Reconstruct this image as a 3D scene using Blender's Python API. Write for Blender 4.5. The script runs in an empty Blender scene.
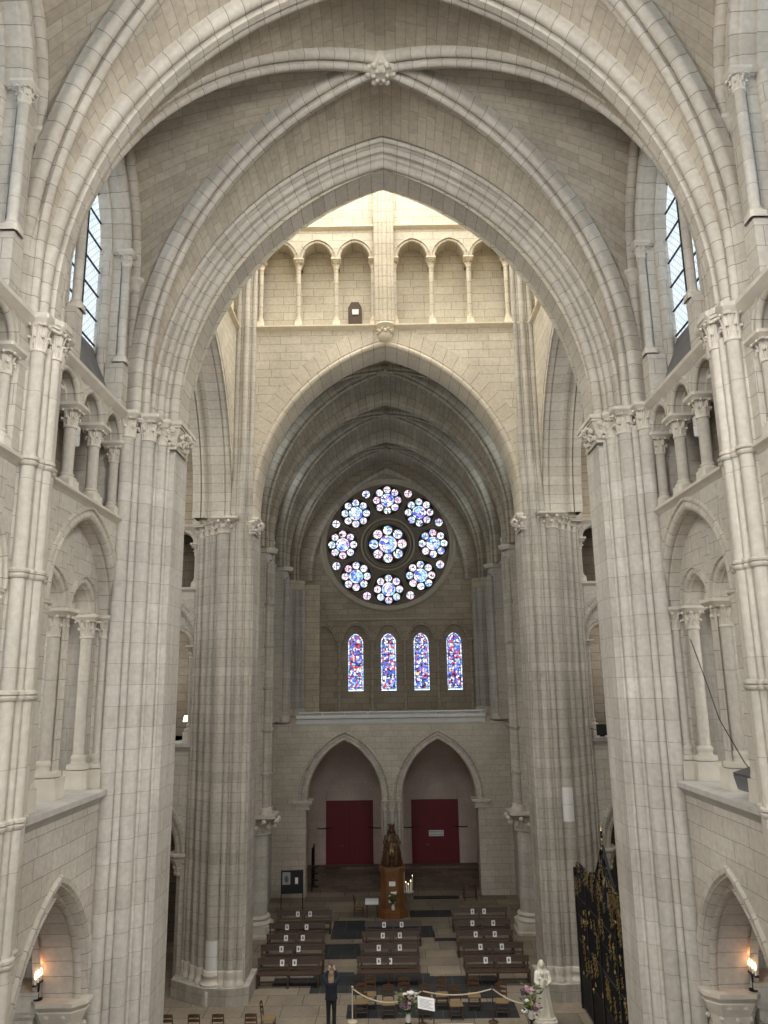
import bpy, bmesh, math, random
from mathutils import Vector, Matrix
random.seed(7)
scn = bpy.context.scene
C = scn.collection
PI = math.pi
def R(a): return math.radians(a)

# ------------------------------------------------------------------ camera, sky, exposure
cd = bpy.data.cameras.new('camera'); cam = bpy.data.objects.new('camera', cd); C.objects.link(cam)
HC, PITCH, ROLL, YAW = 10.5, R(12.6), R(0.85), -0.0045
fw = Vector((math.sin(YAW)*math.cos(PITCH), math.cos(YAW)*math.cos(PITCH), math.sin(PITCH)))
rt = Vector((math.cos(YAW), -math.sin(YAW), 0)); up = rt.cross(fw)
cr, sr = math.cos(ROLL), math.sin(ROLL)
r2 = rt*cr - up*sr; u2 = up*cr + rt*sr
cam.matrix_world = Matrix(((r2.x, u2.x, -fw.x, 0), (r2.y, u2.y, -fw.y, 0), (r2.z, u2.z, -fw.z, HC), (0, 0, 0, 1)))
cd.sensor_fit = 'VERTICAL'; cd.sensor_height = 36; cd.sensor_width = 27; cd.lens = 769/1024*36
cd.clip_start = 0.05; cd.clip_end = 500
scn.camera = cam
w = bpy.data.worlds.new('sky'); scn.world = w; w.use_nodes = True
bg = w.node_tree.nodes['Background']; bg.inputs[0].default_value = (0.93, 0.97, 1.0, 1); bg.inputs[1].default_value = 1.55
scn.view_settings.view_transform = 'Standard'; scn.view_settings.look = 'None'
scn.view_settings.exposure = 0.78; scn.view_settings.gamma = 1; scn.view_settings.use_curve_mapping = False
scn.cycles.max_bounces = 8; scn.cycles.diffuse_bounces = 6; scn.cycles.use_denoising = True
scn.cycles.sample_clamp_indirect = 6; scn.cycles.caustics_reflective = False; scn.cycles.caustics_refractive = False

def window_light(name, loc, target, sx, sy, energy, col=(0.95, 0.98, 1.0)):
    ld = bpy.data.lights.new(name, 'AREA'); ld.shape = 'RECTANGLE'; ld.size = sx; ld.size_y = sy; ld.energy = energy; ld.color = col
    o = bpy.data.objects.new(name, ld); C.objects.link(o); o.location = loc
    o.rotation_euler = (Vector(target)-Vector(loc)).to_track_quat('-Z', 'Y').to_euler()
    return o
LANTERN_W = 1900
for sx in (-1, 1):      # daylight of the tall lantern windows, high above the crossing
    window_light('lantern_daylight', (sx*5.3, 24.4, 39), (-sx*2, 24.4, 27), 7, 7, LANTERN_W, (1.0, 0.97, 0.9))

for sx in (-1, 1):
    # daylight of the clerestory beside the viewer, of the gallery windows, and of the nave and choir windows
    window_light('clerestory_daylight', (sx*6.2, 2.6, 20), (-sx*3, 16, 9), 4, 5, 1650, (1.0, 0.98, 0.95))
    for y in (9.2, 15.2, 33.4, 39.3): window_light('gallery_daylight', (sx*11.4, y, 11.6), (sx*6, y, 11.2), 3.6, 3, 110, (1.0, 0.97, 0.92))
    window_light('arm_daylight', (sx*12.3, 24.4, 15), (0, 25.5, 10), 6, 12, 420, (1.0, 0.98, 0.94))
# ------------------------------------------------------------------ materials
MATS = {}
def nodes(name):
    m = bpy.data.materials.new(name); m.use_nodes = True
    nt = m.node_tree; b = nt.nodes['Principled BSDF']
    MATS[name] = m
    return m, nt, b
def lk(nt, a, b): nt.links.new(a, b)
def plain(name, col, rough=0.6, metal=0.0, noise=0.0, scale=6.0, bump=0.0, emit=None):
    m, nt, b = nodes(name)
    b.inputs['Base Color'].default_value = (*col, 1); b.inputs['Roughness'].default_value = rough; b.inputs['Metallic'].default_value = metal
    if noise or bump:
        tc = nt.nodes.new('ShaderNodeTexCoord'); n = nt.nodes.new('ShaderNodeTexNoise'); n.inputs['Scale'].default_value = scale; n.inputs['Detail'].default_value = 6
        lk(nt, tc.outputs['Object'], n.inputs['Vector'])
        if noise:
            mx = nt.nodes.new('ShaderNodeMix'); mx.data_type = 'RGBA'
            mx.inputs[6].default_value = (*[c*(1-noise) for c in col], 1); mx.inputs[7].default_value = (*[min(1, c*(1+noise)) for c in col], 1)
            lk(nt, n.outputs['Fac'], mx.inputs[0]); lk(nt, mx.outputs[2], b.inputs['Base Color'])
        if bump:
            bp = nt.nodes.new('ShaderNodeBump'); bp.inputs['Strength'].default_value = bump; bp.inputs['Distance'].default_value = 0.02
            lk(nt, n.outputs['Fac'], bp.inputs['Height']); lk(nt, bp.outputs[0], b.inputs['Normal'])
    if emit:
        b.inputs['Emission Color'].default_value = (*emit[0], 1); b.inputs['Emission Strength'].default_value = emit[1]
    return m
def masonry(name, c1, c2, mortar, bw, rh, ms=0.012, noise=0.22, nscale=0.5, bump=0.35, offset=0.5, soft=0.1, distort=0.03, streak=0.0):
    m, nt, b = nodes(name)
    b.inputs['Roughness'].default_value = 0.9
    try: b.inputs['Specular IOR Level'].default_value = 0.15
    except Exception: pass
    uv = nt.nodes.new('ShaderNodeUVMap'); uv.uv_map = 'UVMap'
    tc = nt.nodes.new('ShaderNodeTexCoord')
    dn = nt.nodes.new('ShaderNodeTexNoise'); dn.inputs['Scale'].default_value = 1.7; dn.inputs['Detail'].default_value = 2
    lk(nt, tc.outputs['Object'], dn.inputs['Vector'])
    ma = nt.nodes.new('ShaderNodeVectorMath'); ma.operation = 'MULTIPLY_ADD'; ma.inputs[1].default_value = (distort,)*3
    lk(nt, dn.outputs['Color'], ma.inputs[0]); lk(nt, uv.outputs[0], ma.inputs[2])
    br = nt.nodes.new('ShaderNodeTexBrick'); br.offset = offset; br.squash = 1.35; br.squash_frequency = 3
    br.inputs['Color1'].default_value = (*c1, 1); br.inputs['Color2'].default_value = (*c2, 1); br.inputs['Mortar'].default_value = (*mortar, 1)
    br.inputs['Scale'].default_value = 1; br.inputs['Mortar Size'].default_value = ms; br.inputs['Mortar Smooth'].default_value = soft
    br.inputs['Bias'].default_value = 0; br.inputs['Brick Width'].default_value = bw; br.inputs['Row Height'].default_value = rh
    lk(nt, ma.outputs[0], br.inputs['Vector'])
    n = nt.nodes.new('ShaderNodeTexNoise'); n.inputs['Scale'].default_value = nscale; n.inputs['Detail'].default_value = 8; n.inputs['Roughness'].default_value = 0.65
    lk(nt, tc.outputs['Object'], n.inputs['Vector'])
    mr = nt.nodes.new('ShaderNodeMapRange'); mr.inputs[1].default_value = 0.25; mr.inputs[2].default_value = 0.75
    mr.inputs[3].default_value = 1-noise; mr.inputs[4].default_value = 1+noise*0.45
    lk(nt, n.outputs['Fac'], mr.inputs[0])
    n2 = nt.nodes.new('ShaderNodeTexNoise'); n2.inputs['Scale'].default_value = 9; n2.inputs['Detail'].default_value = 6
    lk(nt, tc.outputs['Object'], n2.inputs['Vector'])
    mr2 = nt.nodes.new('ShaderNodeMapRange'); mr2.inputs[1].default_value = 0.3; mr2.inputs[2].default_value = 0.7
    mr2.inputs[3].default_value = 0.88; mr2.inputs[4].default_value = 1.06
    lk(nt, n2.outputs['Fac'], mr2.inputs[0])
    mu = nt.nodes.new('ShaderNodeMath'); mu.operation = 'MULTIPLY'; lk(nt, mr.outputs[0], mu.inputs[0]); lk(nt, mr2.outputs[0], mu.inputs[1])
    if streak:
        mp = nt.nodes.new('ShaderNodeMapping'); mp.inputs['Scale'].default_value = (2.6, 2.6, 0.16); lk(nt, tc.outputs['Object'], mp.inputs[0])
        n3 = nt.nodes.new('ShaderNodeTexNoise'); n3.inputs['Scale'].default_value = 1; n3.inputs['Detail'].default_value = 7; n3.inputs['Roughness'].default_value = 0.7
        lk(nt, mp.outputs[0], n3.inputs['Vector'])
        mr3 = nt.nodes.new('ShaderNodeMapRange'); mr3.inputs[1].default_value = 0.32; mr3.inputs[2].default_value = 0.6; mr3.inputs[3].default_value = 1-streak; mr3.inputs[4].default_value = 1.04
        lk(nt, n3.outputs['Fac'], mr3.inputs[0])
        mu3 = nt.nodes.new('ShaderNodeMath'); mu3.operation = 'MULTIPLY'; lk(nt, mu.outputs[0], mu3.inputs[0]); lk(nt, mr3.outputs[0], mu3.inputs[1]); mu = mu3
    sc = nt.nodes.new('ShaderNodeVectorMath'); sc.operation = 'SCALE'
    lk(nt, br.outputs['Color'], sc.inputs[0]); lk(nt, mu.outputs[0], sc.inputs['Scale'])
    lk(nt, sc.outputs[0], b.inputs['Base Color'])
    ad = nt.nodes.new('ShaderNodeMath'); ad.operation = 'MULTIPLY_ADD'; ad.inputs[1].default_value = -0.8
    mu2 = nt.nodes.new('ShaderNodeMath'); mu2.operation = 'MULTIPLY'; mu2.inputs[1].default_value = 0.6; lk(nt, n2.outputs['Fac'], mu2.inputs[0])
    lk(nt, br.outputs['Fac'], ad.inputs[0]); lk(nt, mu2.outputs[0], ad.inputs[2])
    bp = nt.nodes.new('ShaderNodeBump'); bp.inputs['Strength'].default_value = bump; bp.inputs['Distance'].default_value = 0.02
    lk(nt, ad.outputs[0], bp.inputs['Height']); lk(nt, bp.outputs[0], b.inputs['Normal'])
    return m
S1, S2, SM = (0.57, 0.535, 0.475), (0.51, 0.47, 0.41), (0.30, 0.27, 0.225)
masonry('ashlar', S1, S2, SM, 0.78, 0.37, ms=.007)
masonry('pier_stone', (0.58, 0.55, 0.495), (0.52, 0.485, 0.425), (0.37, 0.335, 0.285), 0.95, 0.46, noise=0.2, ms=.006, streak=0.2)
masonry('shaft_stone', (0.59, 0.56, 0.505), (0.52, 0.485, 0.425), (0.37, 0.335, 0.285), 40, 0.46, ms=0.006, streak=0.2)
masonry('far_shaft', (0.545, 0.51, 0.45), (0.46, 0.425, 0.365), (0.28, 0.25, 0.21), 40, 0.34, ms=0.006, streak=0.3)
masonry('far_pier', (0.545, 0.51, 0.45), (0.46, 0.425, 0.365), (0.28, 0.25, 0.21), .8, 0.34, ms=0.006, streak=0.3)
masonry('monolith_shaft', (0.58, 0.54, 0.475), (0.53, 0.49, 0.425), (0.36, 0.33, 0.28), 40, 1.55, ms=0.006, streak=0.14)
masonry('voussoir', (0.57, 0.53, 0.465), (0.49, 0.45, 0.385), (0.27, 0.24, 0.195), 40, 0.36, ms=0.008)
masonry('web_stone', (0.51, 0.455, 0.37), (0.42, 0.37, 0.295), (0.31, 0.275, 0.225), 0.62, 0.24, ms=0.008, noise=0.3, nscale=0.35)
masonry('old_ashlar', (0.60, 0.52, 0.39), (0.49, 0.42, 0.31), (0.30, 0.25, 0.18), 0.85, 0.34, noise=0.25)
masonry('porch_ashlar', (0.60, 0.555, 0.475), (0.53, 0.485, 0.405), (0.33, 0.29, 0.23), 0.8, 0.3, ms=.008)
masonry('lantern_ashlar', (0.60, 0.55, 0.45), (0.53, 0.48, 0.385), (0.36, 0.31, 0.23), 0.85, 0.36)
masonry('lantern_shaft', (0.58, 0.52, 0.42), (0.51, 0.455, 0.36), (0.32, 0.27, 0.2), 40, 0.5)
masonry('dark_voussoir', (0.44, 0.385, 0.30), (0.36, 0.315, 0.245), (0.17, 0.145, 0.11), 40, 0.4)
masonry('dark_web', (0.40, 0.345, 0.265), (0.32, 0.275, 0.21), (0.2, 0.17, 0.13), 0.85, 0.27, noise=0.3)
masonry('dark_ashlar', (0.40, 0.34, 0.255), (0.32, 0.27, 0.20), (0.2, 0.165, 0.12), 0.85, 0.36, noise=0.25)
masonry('shaded_stone', (0.27, 0.23, 0.18), (0.22, 0.185, 0.14), (0.13, 0.11, 0.085), 0.8, 0.38)  # same stone darkened in colour to stand in for aisle and passage shade
masonry('portal_plaster', (0.66, 0.545, 0.475), (0.61, 0.505, 0.44), (0.5, 0.41, 0.35), 0.9, 0.42, ms=0.006)
masonry('paving', (0.33, 0.275, 0.205), (0.23, 0.195, 0.15), (0.10, 0.085, 0.07), 1.25, 0.9, ms=0.012, noise=0.35, bump=0.15)
masonry('porch_paving', (0.24, 0.185, 0.15), (0.17, 0.135, 0.11), (0.1, 0.08, 0.065), 0.8, 0.6, ms=0.01, noise=0.4, bump=0.1)
masonry('slate_slab', (0.05, 0.052, 0.055), (0.035, 0.037, 0.04), (0.09, 0.08, 0.07), 1.05, 1.05, ms=0.016, noise=0.4, bump=0.1)
plain('carved_stone', (0.58, 0.535, 0.465), 0.9, noise=0.22, scale=5, bump=0.4)
plain('lantern_carved', (0.64, 0.565, 0.43), 0.9, noise=0.2, scale=5, bump=0.3)
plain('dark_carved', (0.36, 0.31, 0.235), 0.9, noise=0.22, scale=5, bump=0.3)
plain('moulding_stone', (0.56, 0.52, 0.45), 0.9, noise=0.22, scale=2.5, bump=0.3)
plain('grey_ledge', (0.44, 0.425, 0.40), 0.85, noise=0.3, scale=3, bump=0.4)
plain('lead_sheet', (0.16, 0.16, 0.16), 0.7, noise=0.5, scale=2.0, bump=0.4)
plain('pale_ledge', (0.62, 0.62, 0.60), 0.7, noise=0.1, scale=3)
plain('red_door', (0.16, 0.006, 0.013), 0.55, noise=0.15, scale=3)
plain('dark_gap', (0.012, 0.011, 0.01), 0.8)
plain('dark_wood', (0.075, 0.042, 0.026), 0.45, noise=0.4, scale=4)
plain('bench_wood', (0.062, 0.036, 0.024), 0.42, noise=0.45, scale=5)
plain('pedestal_wood', (0.19, 0.080, 0.026), 0.4, noise=0.35, scale=3)
plain('chair_wood', (0.085, 0.045, 0.022), 0.4, noise=0.3, scale=8)
plain('rush_seat', (0.23, 0.155, 0.07), 0.8, noise=0.3, scale=25, bump=0.3)
plain('paper', (0.85, 0.85, 0.84), 0.7)
plain('ink', (0.12, 0.12, 0.14), 0.7)
plain('black_cloth', (0.012, 0.013, 0.018), 0.85, noise=0.3, scale=12)
plain('navy_cloth', (0.014, 0.017, 0.03), 0.85, noise=0.3, scale=12)
plain('skin', (0.56, 0.36, 0.27), 0.55)
plain('blond_hair', (0.27, 0.19, 0.12), 0.6, noise=0.35, scale=30, bump=0.4)
plain('black_plastic', (0.015, 0.015, 0.017), 0.35)
plain('black_iron', (0.010, 0.010, 0.011), 0.45, metal=0.3)
plain('gilding', (0.58, 0.44, 0.21), 0.34, metal=1.0, noise=0.4, scale=9)
plain('bronze_wood', (0.075, 0.038, 0.016), 0.38, noise=0.5, scale=8)
plain('old_gold', (0.20, 0.125, 0.05), 0.4, metal=0.5, noise=0.4, scale=12)
plain('white_marble', (0.78, 0.73, 0.62), 0.5, noise=0.08, scale=4)
plain('rope', (0.62, 0.54, 0.40), 0.85, noise=0.25, scale=40)
plain('white_cloth', (0.82, 0.82, 0.82), 0.8)
plain('white_paint', (0.75, 0.75, 0.74), 0.5)
plain('wax', (0.85, 0.80, 0.68), 0.4)
plain('leaf_green', (0.045, 0.09, 0.022), 0.55, noise=0.4, scale=20)
plain('pink_petal', (0.62, 0.36, 0.42), 0.6, noise=0.2, scale=30)
plain('purple_petal', (0.15, 0.06, 0.13), 0.6, noise=0.3, scale=30)
plain('white_petal', (0.85, 0.83, 0.78), 0.6)
plain('lime_petal', (0.42, 0.45, 0.12), 0.6)
plain('ceramic', (0.75, 0.73, 0.68), 0.3)
plain('grey_metal', (0.09, 0.09, 0.092), 0.5, metal=0.2)
plain('lamp_glass', (0.14, 0.15, 0.16), 0.18)
plain('cable', (0.05, 0.05, 0.05), 0.6)
plain('photo_grey', (0.36, 0.35, 0.34), 0.6, noise=0.5, scale=7)
plain('flame_bulb', (1, 0.6, 0.3), 0.4, emit=((1.0, 0.62, 0.34), 5))
plain('candle_flame', (1, 0.8, 0.5), 0.4, emit=((1.0, 0.72, 0.4), 6))
plain('warm_lamp', (1, 0.8, 0.55), 0.4, emit=((1.0, 0.78, 0.5), 2.5))
plain('lead_came', (0.012, 0.012, 0.016), 0.7)
plain('rose_dark', (0.028, 0.023, 0.018), 0.9, noise=0.3, scale=6)
plain('rose_stone', (0.15, 0.125, 0.092), 0.9, noise=0.35, scale=6)
plain('new_block', (0.70, 0.69, 0.67), 0.9, noise=0.05, scale=4)
plain('brown_panel', (0.22, 0.12, 0.06), 0.6, noise=0.3, scale=3)

def stained(name, palette, scale, strength, pale=0.0):
    m, nt, b = nodes(name)
    tc = nt.nodes.new('ShaderNodeTexCoord')
    v = nt.nodes.new('ShaderNodeTexVoronoi'); v.inputs['Scale'].default_value = scale; v.inputs['Randomness'].default_value = 0.9
    lk(nt, tc.outputs['Object'], v.inputs['Vector'])
    sp = nt.nodes.new('ShaderNodeSeparateColor'); lk(nt, v.outputs['Color'], sp.inputs[0])
    cr_ = nt.nodes.new('ShaderNodeValToRGB'); cr_.color_ramp.interpolation = 'CONSTANT'
    el = cr_.color_ramp.elements
    while len(el) > 1: el.remove(el[-1])
    tot = sum(p[1] for p in palette); acc = 0
    for i, (c, wt) in enumerate(palette):
        e = el[0] if i == 0 else el.new(acc/tot)
        e.position = acc/tot; e.color = (*c, 1); acc += wt
    lk(nt, sp.outputs[0], cr_.inputs[0])
    ve = nt.nodes.new('ShaderNodeTexVoronoi'); ve.feature = 'DISTANCE_TO_EDGE'; ve.inputs['Scale'].default_value = scale; ve.inputs['Randomness'].default_value = 0.9
    lk(nt, tc.outputs['Object'], ve.inputs['Vector'])
    gt = nt.nodes.new('ShaderNodeMath'); gt.operation = 'GREATER_THAN'; gt.inputs[1].default_value = 0.045; lk(nt, ve.outputs['Distance'], gt.inputs[0])
    sc = nt.nodes.new('ShaderNodeVectorMath'); sc.operation = 'SCALE'; lk(nt, cr_.outputs[0], sc.inputs[0]); lk(nt, gt.outputs[0], sc.inputs['Scale'])
    lk(nt, sc.outputs[0], b.inputs['Emission Color']); b.inputs['Emission Strength'].default_value = strength
    b.inputs['Base Color'].default_value = (0.02, 0.02, 0.03, 1); b.inputs['Roughness'].default_value = 0.3
    return m
blue, sky_, red_, wht, pnk, yel, vio, drk, grn = (0.05, 0.12, 0.62), (0.30, 0.52, 0.95), (0.62, 0.03, 0.05), (0.9, 0.93, 1.0), (0.85, 0.55, 0.72), (0.8, 0.55, 0.2), (0.35, 0.25, 0.7), (0.02, 0.02, 0.05), (0.25, 0.5, 0.45)
stained('rose_center_glass', [(sky_, 3.5), (wht, 3), (blue, 2.0), (pnk, 1.6), (vio, .6)], 5.5, 1.2)
stained('rose_petal_glass', [(wht, 5.5), (pnk, 1.6), (sky_, 2.0), (grn, 0.7), (blue, 0.3), (vio, 0.3)], 6.5, 1.15)
stained('rose_pink_glass', [(pnk, 4), (wht, 3), (sky_, 0.5), (vio, 0.4)], 6.5, 1.1)
stained('lancet_glass', [(sky_, 2.5), (blue, 3.2), (wht, 1.7), (red_, 2.0), (drk, 2.2), (vio, 1.0), (pnk, 1.0), (yel, 0.35)], 9.0, 0.95)
stained('lancet_border_glass', [(sky_, 3), (wht, 4), (blue, 1)], 10, 1.0)

# pale quarry glazing of the upper windows: diamond leads on milky daylight
def quarry(name, strength):
    m, nt, b = nodes(name)
    uv = nt.nodes.new('ShaderNodeUVMap'); uv.uv_map = 'UVMap'
    mp = nt.nodes.new('ShaderNodeMapping'); mp.inputs['Rotation'].default_value = (0, 0, R(45)); mp.inputs['Scale'].default_value = (7, 7, 7)
    lk(nt, uv.outputs[0], mp.inputs[0])
    br = nt.nodes.new('ShaderNodeTexBrick'); br.offset = 0; br.inputs['Scale'].default_value = 1; br.inputs['Brick Width'].default_value = 1; br.inputs['Row Height'].default_value = 1
    br.inputs['Mortar Size'].default_value = 0.07; br.inputs['Color1'].default_value = (0.66, 0.80, 0.92, 1); br.inputs['Color2'].default_value = (0.84, 0.92, 0.97, 1); br.inputs['Mortar'].default_value = (0.33, 0.42, 0.5, 1)
    lk(nt, mp.outputs[0], br.inputs['Vector']); lk(nt, br.outputs[0], b.inputs['Emission Color']); b.inputs['Emission Strength'].default_value = strength
    b.inputs['Base Color'].default_value = (0.05, 0.06, 0.07, 1); b.inputs['Roughness'].default_value = 0.3
quarry('quarry_glass', 0.7); quarry('bright_quarry_glass', 2.6)

# ------------------------------------------------------------------ mesh builder
class MB:
    def __init__(s): s.v = []; s.f = []; s.uv = []; s.mi = []; s.sm = []; s.m = 0
    def face(s, pts, uv=None, smooth=False):
        i = len(s.v); s.v += [tuple(p) for p in pts]; s.f.append(tuple(range(i, i+len(pts)))); s.uv.append(uv); s.mi.append(s.m); s.sm.append(smooth)
    def grid(s, rows, us=None, vs=None, closed=False, smooth=True):
        nr, nc = len(rows), len(rows[0]); b = len(s.v)
        for r in rows: s.v += [tuple(p) for p in r]
        for i in range(nr-1):
            for j in range(nc if closed else nc-1):
                k = (j+1) % nc
                s.f.append((b+i*nc+j, b+i*nc+k, b+(i+1)*nc+k, b+(i+1)*nc+j)); s.mi.append(s.m); s.sm.append(smooth)
                if us is None: s.uv.append(None)
                else:
                    uj, uk = us[j], (us[k] if k else us[nc-1]+abs(us[nc-1]-us[nc-2]))
                    s.uv.append(((uj, vs[i]), (uk, vs[i]), (uk, vs[i+1]), (uj, vs[i+1])))
    def box(s, a, b, mp=None):
        x0, y0, z0 = a; x1, y1, z1 = b
        p = [(x0,y0,z0),(x1,y0,z0),(x1,y1,z0),(x0,y1,z0),(x0,y0,z1),(x1,y0,z1),(x1,y1,z1),(x0,y1,z1)]
        if mp: p = [mp(*q) for q in p]
        for f in ((0,3,2,1),(4,5,6,7),(0,1,5,4),(1,2,6,5),(2,3,7,6),(3,0,4,7)): s.face([p[i] for i in f])
    def prism(s, poly, z0, z1, mp=None, top=True):
        mp = mp or (lambda x, y, z: (x, y, z)); n = len(poly); L = 0
        for i in range(n):
            a, b = poly[i], poly[(i+1) % n]; d = math.hypot(a[0]-b[0], a[1]-b[1])
            s.face([mp(a[0],a[1],z0), mp(b[0],b[1],z0), mp(b[0],b[1],z1), mp(a[0],a[1],z1)], ((L,z0),(L+d,z0),(L+d,z1),(L,z1))); L += d
        if top: s.face([mp(x,y,z1) for x, y in poly]); s.face([mp(x,y,z0) for x, y in reversed(poly)])
    def lathe(s, prof, c=(0,0,0), n=16, sq=None, a0=0, a1=2*PI, cap=True):
        full = abs(a1-a0-2*PI) < 1e-6; rows = []; m = n if full else n+1
        for r, z in prof: rows.append([(c[0]+r*math.cos(a0+(a1-a0)*k/n), c[1]+r*math.sin(a0+(a1-a0)*k/n), c[2]+z) for k in range(m)])
        r0 = max(r for r, z in prof)
        s.grid(rows, [r0*(a1-a0)*k/n for k in range(m)], [c[2]+z for r, z in prof], closed=full)
        if cap and full:
            s.face(list(reversed(rows[0]))); s.face(rows[-1])
    def tube(s, pts, rad, n=8, cap=True):
        pts = [Vector(p) for p in pts]; rows = []; N = len(pts)
        rs = rad if isinstance(rad, (list, tuple)) else [rad]*N
        t0 = (pts[1]-pts[0]).normalized(); a = t0.orthogonal().normalized()
        L = [0]
        for i in range(N):
            t = (pts[min(i+1, N-1)]-pts[max(i-1, 0)]).normalized()
            a = (a - t*a.dot(t)).normalized(); b = t.cross(a)
            rows.append([pts[i]+(a*math.cos(2*PI*k/n)+b*math.sin(2*PI*k/n))*rs[i] for k in range(n)])
            if i: L.append(L[-1]+(pts[i]-pts[i-1]).length)
        s.grid(rows, [2*PI*max(rs)*k/n for k in range(n)], L, closed=True)
        if cap: s.face(list(reversed(rows[0]))); s.face(rows[-1])
    def ball(s, c, r, n=10, m=7):
        rx, ry, rz = r if isinstance(r, (tuple, list)) else (r, r, r)
        rows = [[(c[0]+rx*math.sin(PI*(i+.02)/(m+.04))*math.cos(2*PI*k/n), c[1]+ry*math.sin(PI*(i+.02)/(m+.04))*math.sin(2*PI*k/n), c[2]-rz*math.cos(PI*(i+.02)/(m+.04))) for k in range(n)] for i in range(m+1)]
        s.grid(rows, closed=True); s.face(list(reversed(rows[0]))); s.face(rows[-1])
    def mesh(s, name, mats):
        me = bpy.data.meshes.new(name); me.from_pydata(s.v, [], s.f)
        if not isinstance(mats, (list, tuple)): mats = [mats]
        for m in mats: me.materials.append(MATS[m])
        me.polygons.foreach_set('material_index', s.mi); me.polygons.foreach_set('use_smooth', s.sm)
        uvl = me.uv_layers.new(name='UVMap'); dat = [0.0]*(2*len(me.loops)); li = 0
        for f, uv in zip(s.f, s.uv):
            if uv is None:
                a, b, c = Vector(s.v[f[0]]), Vector(s.v[f[1]]), Vector(s.v[f[2]])
                n = (b-a).cross(c-a)
                if len(f) > 3 and n.length < 1e-9: n = (c-a).cross(Vector(s.v[f[3]])-a)
                if n.length < 1e-12: n = Vector((0, 0, 1))
                n.normalize()
                if abs(n.z) < 0.75:
                    t = Vector((-n.y, n.x, 0)).normalized()
                    if abs(t.x) >= abs(t.y): t = t if t.x > 0 else -t
                    else: t = t if t.y > 0 else -t
                    for k in f: p = Vector(s.v[k]); dat[li] = p.dot(t); dat[li+1] = p.z; li += 2
                else:
                    for k in f: dat[li] = s.v[k][0]; dat[li+1] = s.v[k][1]; li += 2
            else:
                for q in uv: dat[li] = q[0]; dat[li+1] = q[1]; li += 2
        uvl.data.foreach_set('uv', dat)
        me.set_sharp_from_angle(angle=R(38)); me.update()
        return me
    def build(s, name, mats, parent=None, **k):
        o = bpy.data.objects.new(name, s.mesh(name, mats)); C.objects.link(o)
        if parent:
            o.parent = parent
            o.matrix_parent_inverse = Matrix.Translation(-parent.location) if not k.get('local') else Matrix()
        return o

def tag(o, label=None, cat=None, group=None, kind=None):
    if label: o['label'] = label
    if cat: o['category'] = cat
    if group: o['group'] = group
    if kind: o['kind'] = kind
    return o
def empty(name, loc=(0,0,0), rz=0.0):
    o = bpy.data.objects.new(name, None); C.objects.link(o); o.location = loc; o.rotation_euler = (0, 0, rz); o.empty_display_size = 0.2
    return o
def put(name, me, parent, loc=(0,0,0), rz=0.0, scale=None, kind=None):    # a mesh placed in its parent's own frame
    o = bpy.data.objects.new(name, me); C.objects.link(o); o.parent = parent; o.location = loc; o.rotation_euler = (0, 0, rz)
    if scale: o.scale = scale
    return o
def copy_tree(o, parent=None):
    c = o.copy(); C.objects.link(c); c.parent = parent
    for ch in list(o.children): copy_tree(ch, c)
    return c

# ------------------------------------------------------------------ arches, panels
def arcpts(half, rise, a=0.0, n=14):
    r0 = (half*half+rise*rise)/(2*half); cx = r0-half; r = r0+a
    th = math.acos(max(-1, min(1, cx/r)))
    return [(cx-r*math.cos(th*i/n), r*math.sin(th*i/n)) for i in range(n+1)]
def fullarch(half, rise, a=0.0, n=14):
    l = arcpts(half, rise, a, n); return l+[(-x, z) for x, z in reversed(l[:-1])]
def roll(ca, cb, r, a0, a1, n=7): return [(ca+r*math.cos(R(a0+(a1-a0)*i/n)), cb+r*math.sin(R(a0+(a1-a0)*i/n))) for i in range(n+1)]
def arch_sweep(m, half, rise, prof, mp, n=14, stilt=0.0, side=0):
    rows = []
    for a, b in prof:
        p = arcpts(half, rise, a, n)
        l = ([(-(half+a), -stilt)] if stilt else []) + p
        if side == 0: l = l+[(-x, z) for x, z in reversed(l[:-1])]
        elif side > 0: l = [(-x, z) for x, z in l]
        rows.append([mp(x, b, z) for x, z in l])
    ref = arcpts(half, rise, 0, n); ref = ([(-half, -stilt)] if stilt else [])+ref
    if side == 0: ref = ref+[(-x, z) for x, z in reversed(ref[:-1])]
    L = [0]
    for i in range(1, len(ref)): L.append(L[-1]+math.dist(ref[i], ref[i-1]))
    P = [0]
    for i in range(1, len(prof)): P.append(P[-1]+math.dist(prof[i], prof[i-1]))
    # rows run along the profile, columns along the arch
    nr, nc = len(rows), len(rows[0]); b0 = len(m.v)
    for r in rows: m.v += [tuple(p) for p in r]
    for i in range(nr-1):
        for j in range(nc-1):
            m.f.append((b0+i*nc+j, b0+i*nc+j+1, b0+(i+1)*nc+j+1, b0+(i+1)*nc+j)); m.mi.append(m.m); m.sm.append(True)
            m.uv.append(((P[i], L[j]), (P[i], L[j+1]), (P[i+1], L[j+1]), (P[i+1], L[j])))
def panel(m, u0, u1, z0, z1, ops, d, mp, n=14):
    """a wall face at depth d pierced by arched openings (uc, half, rise, sill, spring)"""
    def q(a, b, c, e): m.face([mp(a, d, c), mp(b, d, c), mp(b, d, e), mp(a, d, e)], ((a, c), (b, c), (b, e), (a, e)))
    x = u0
    for uc, half, rise, sill, spring in sorted(ops):
        if uc-half > x: q(x, uc-half, z0, z1)
        if sill > z0: q(uc-half, uc+half, z0, sill)
        p = fullarch(half, rise, 0, n)
        for (xa, za), (xb, zb) in zip(p, p[1:]):
            pts = [(uc+xa, spring+za), (uc+xb, spring+zb), (uc+xb, z1), (uc+xa, z1)]
            m.face([mp(u_, d, z_) for u_, z_ in pts], pts)
        x = uc+half
    if x < u1: q(x, u1, z0, z1)
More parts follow.
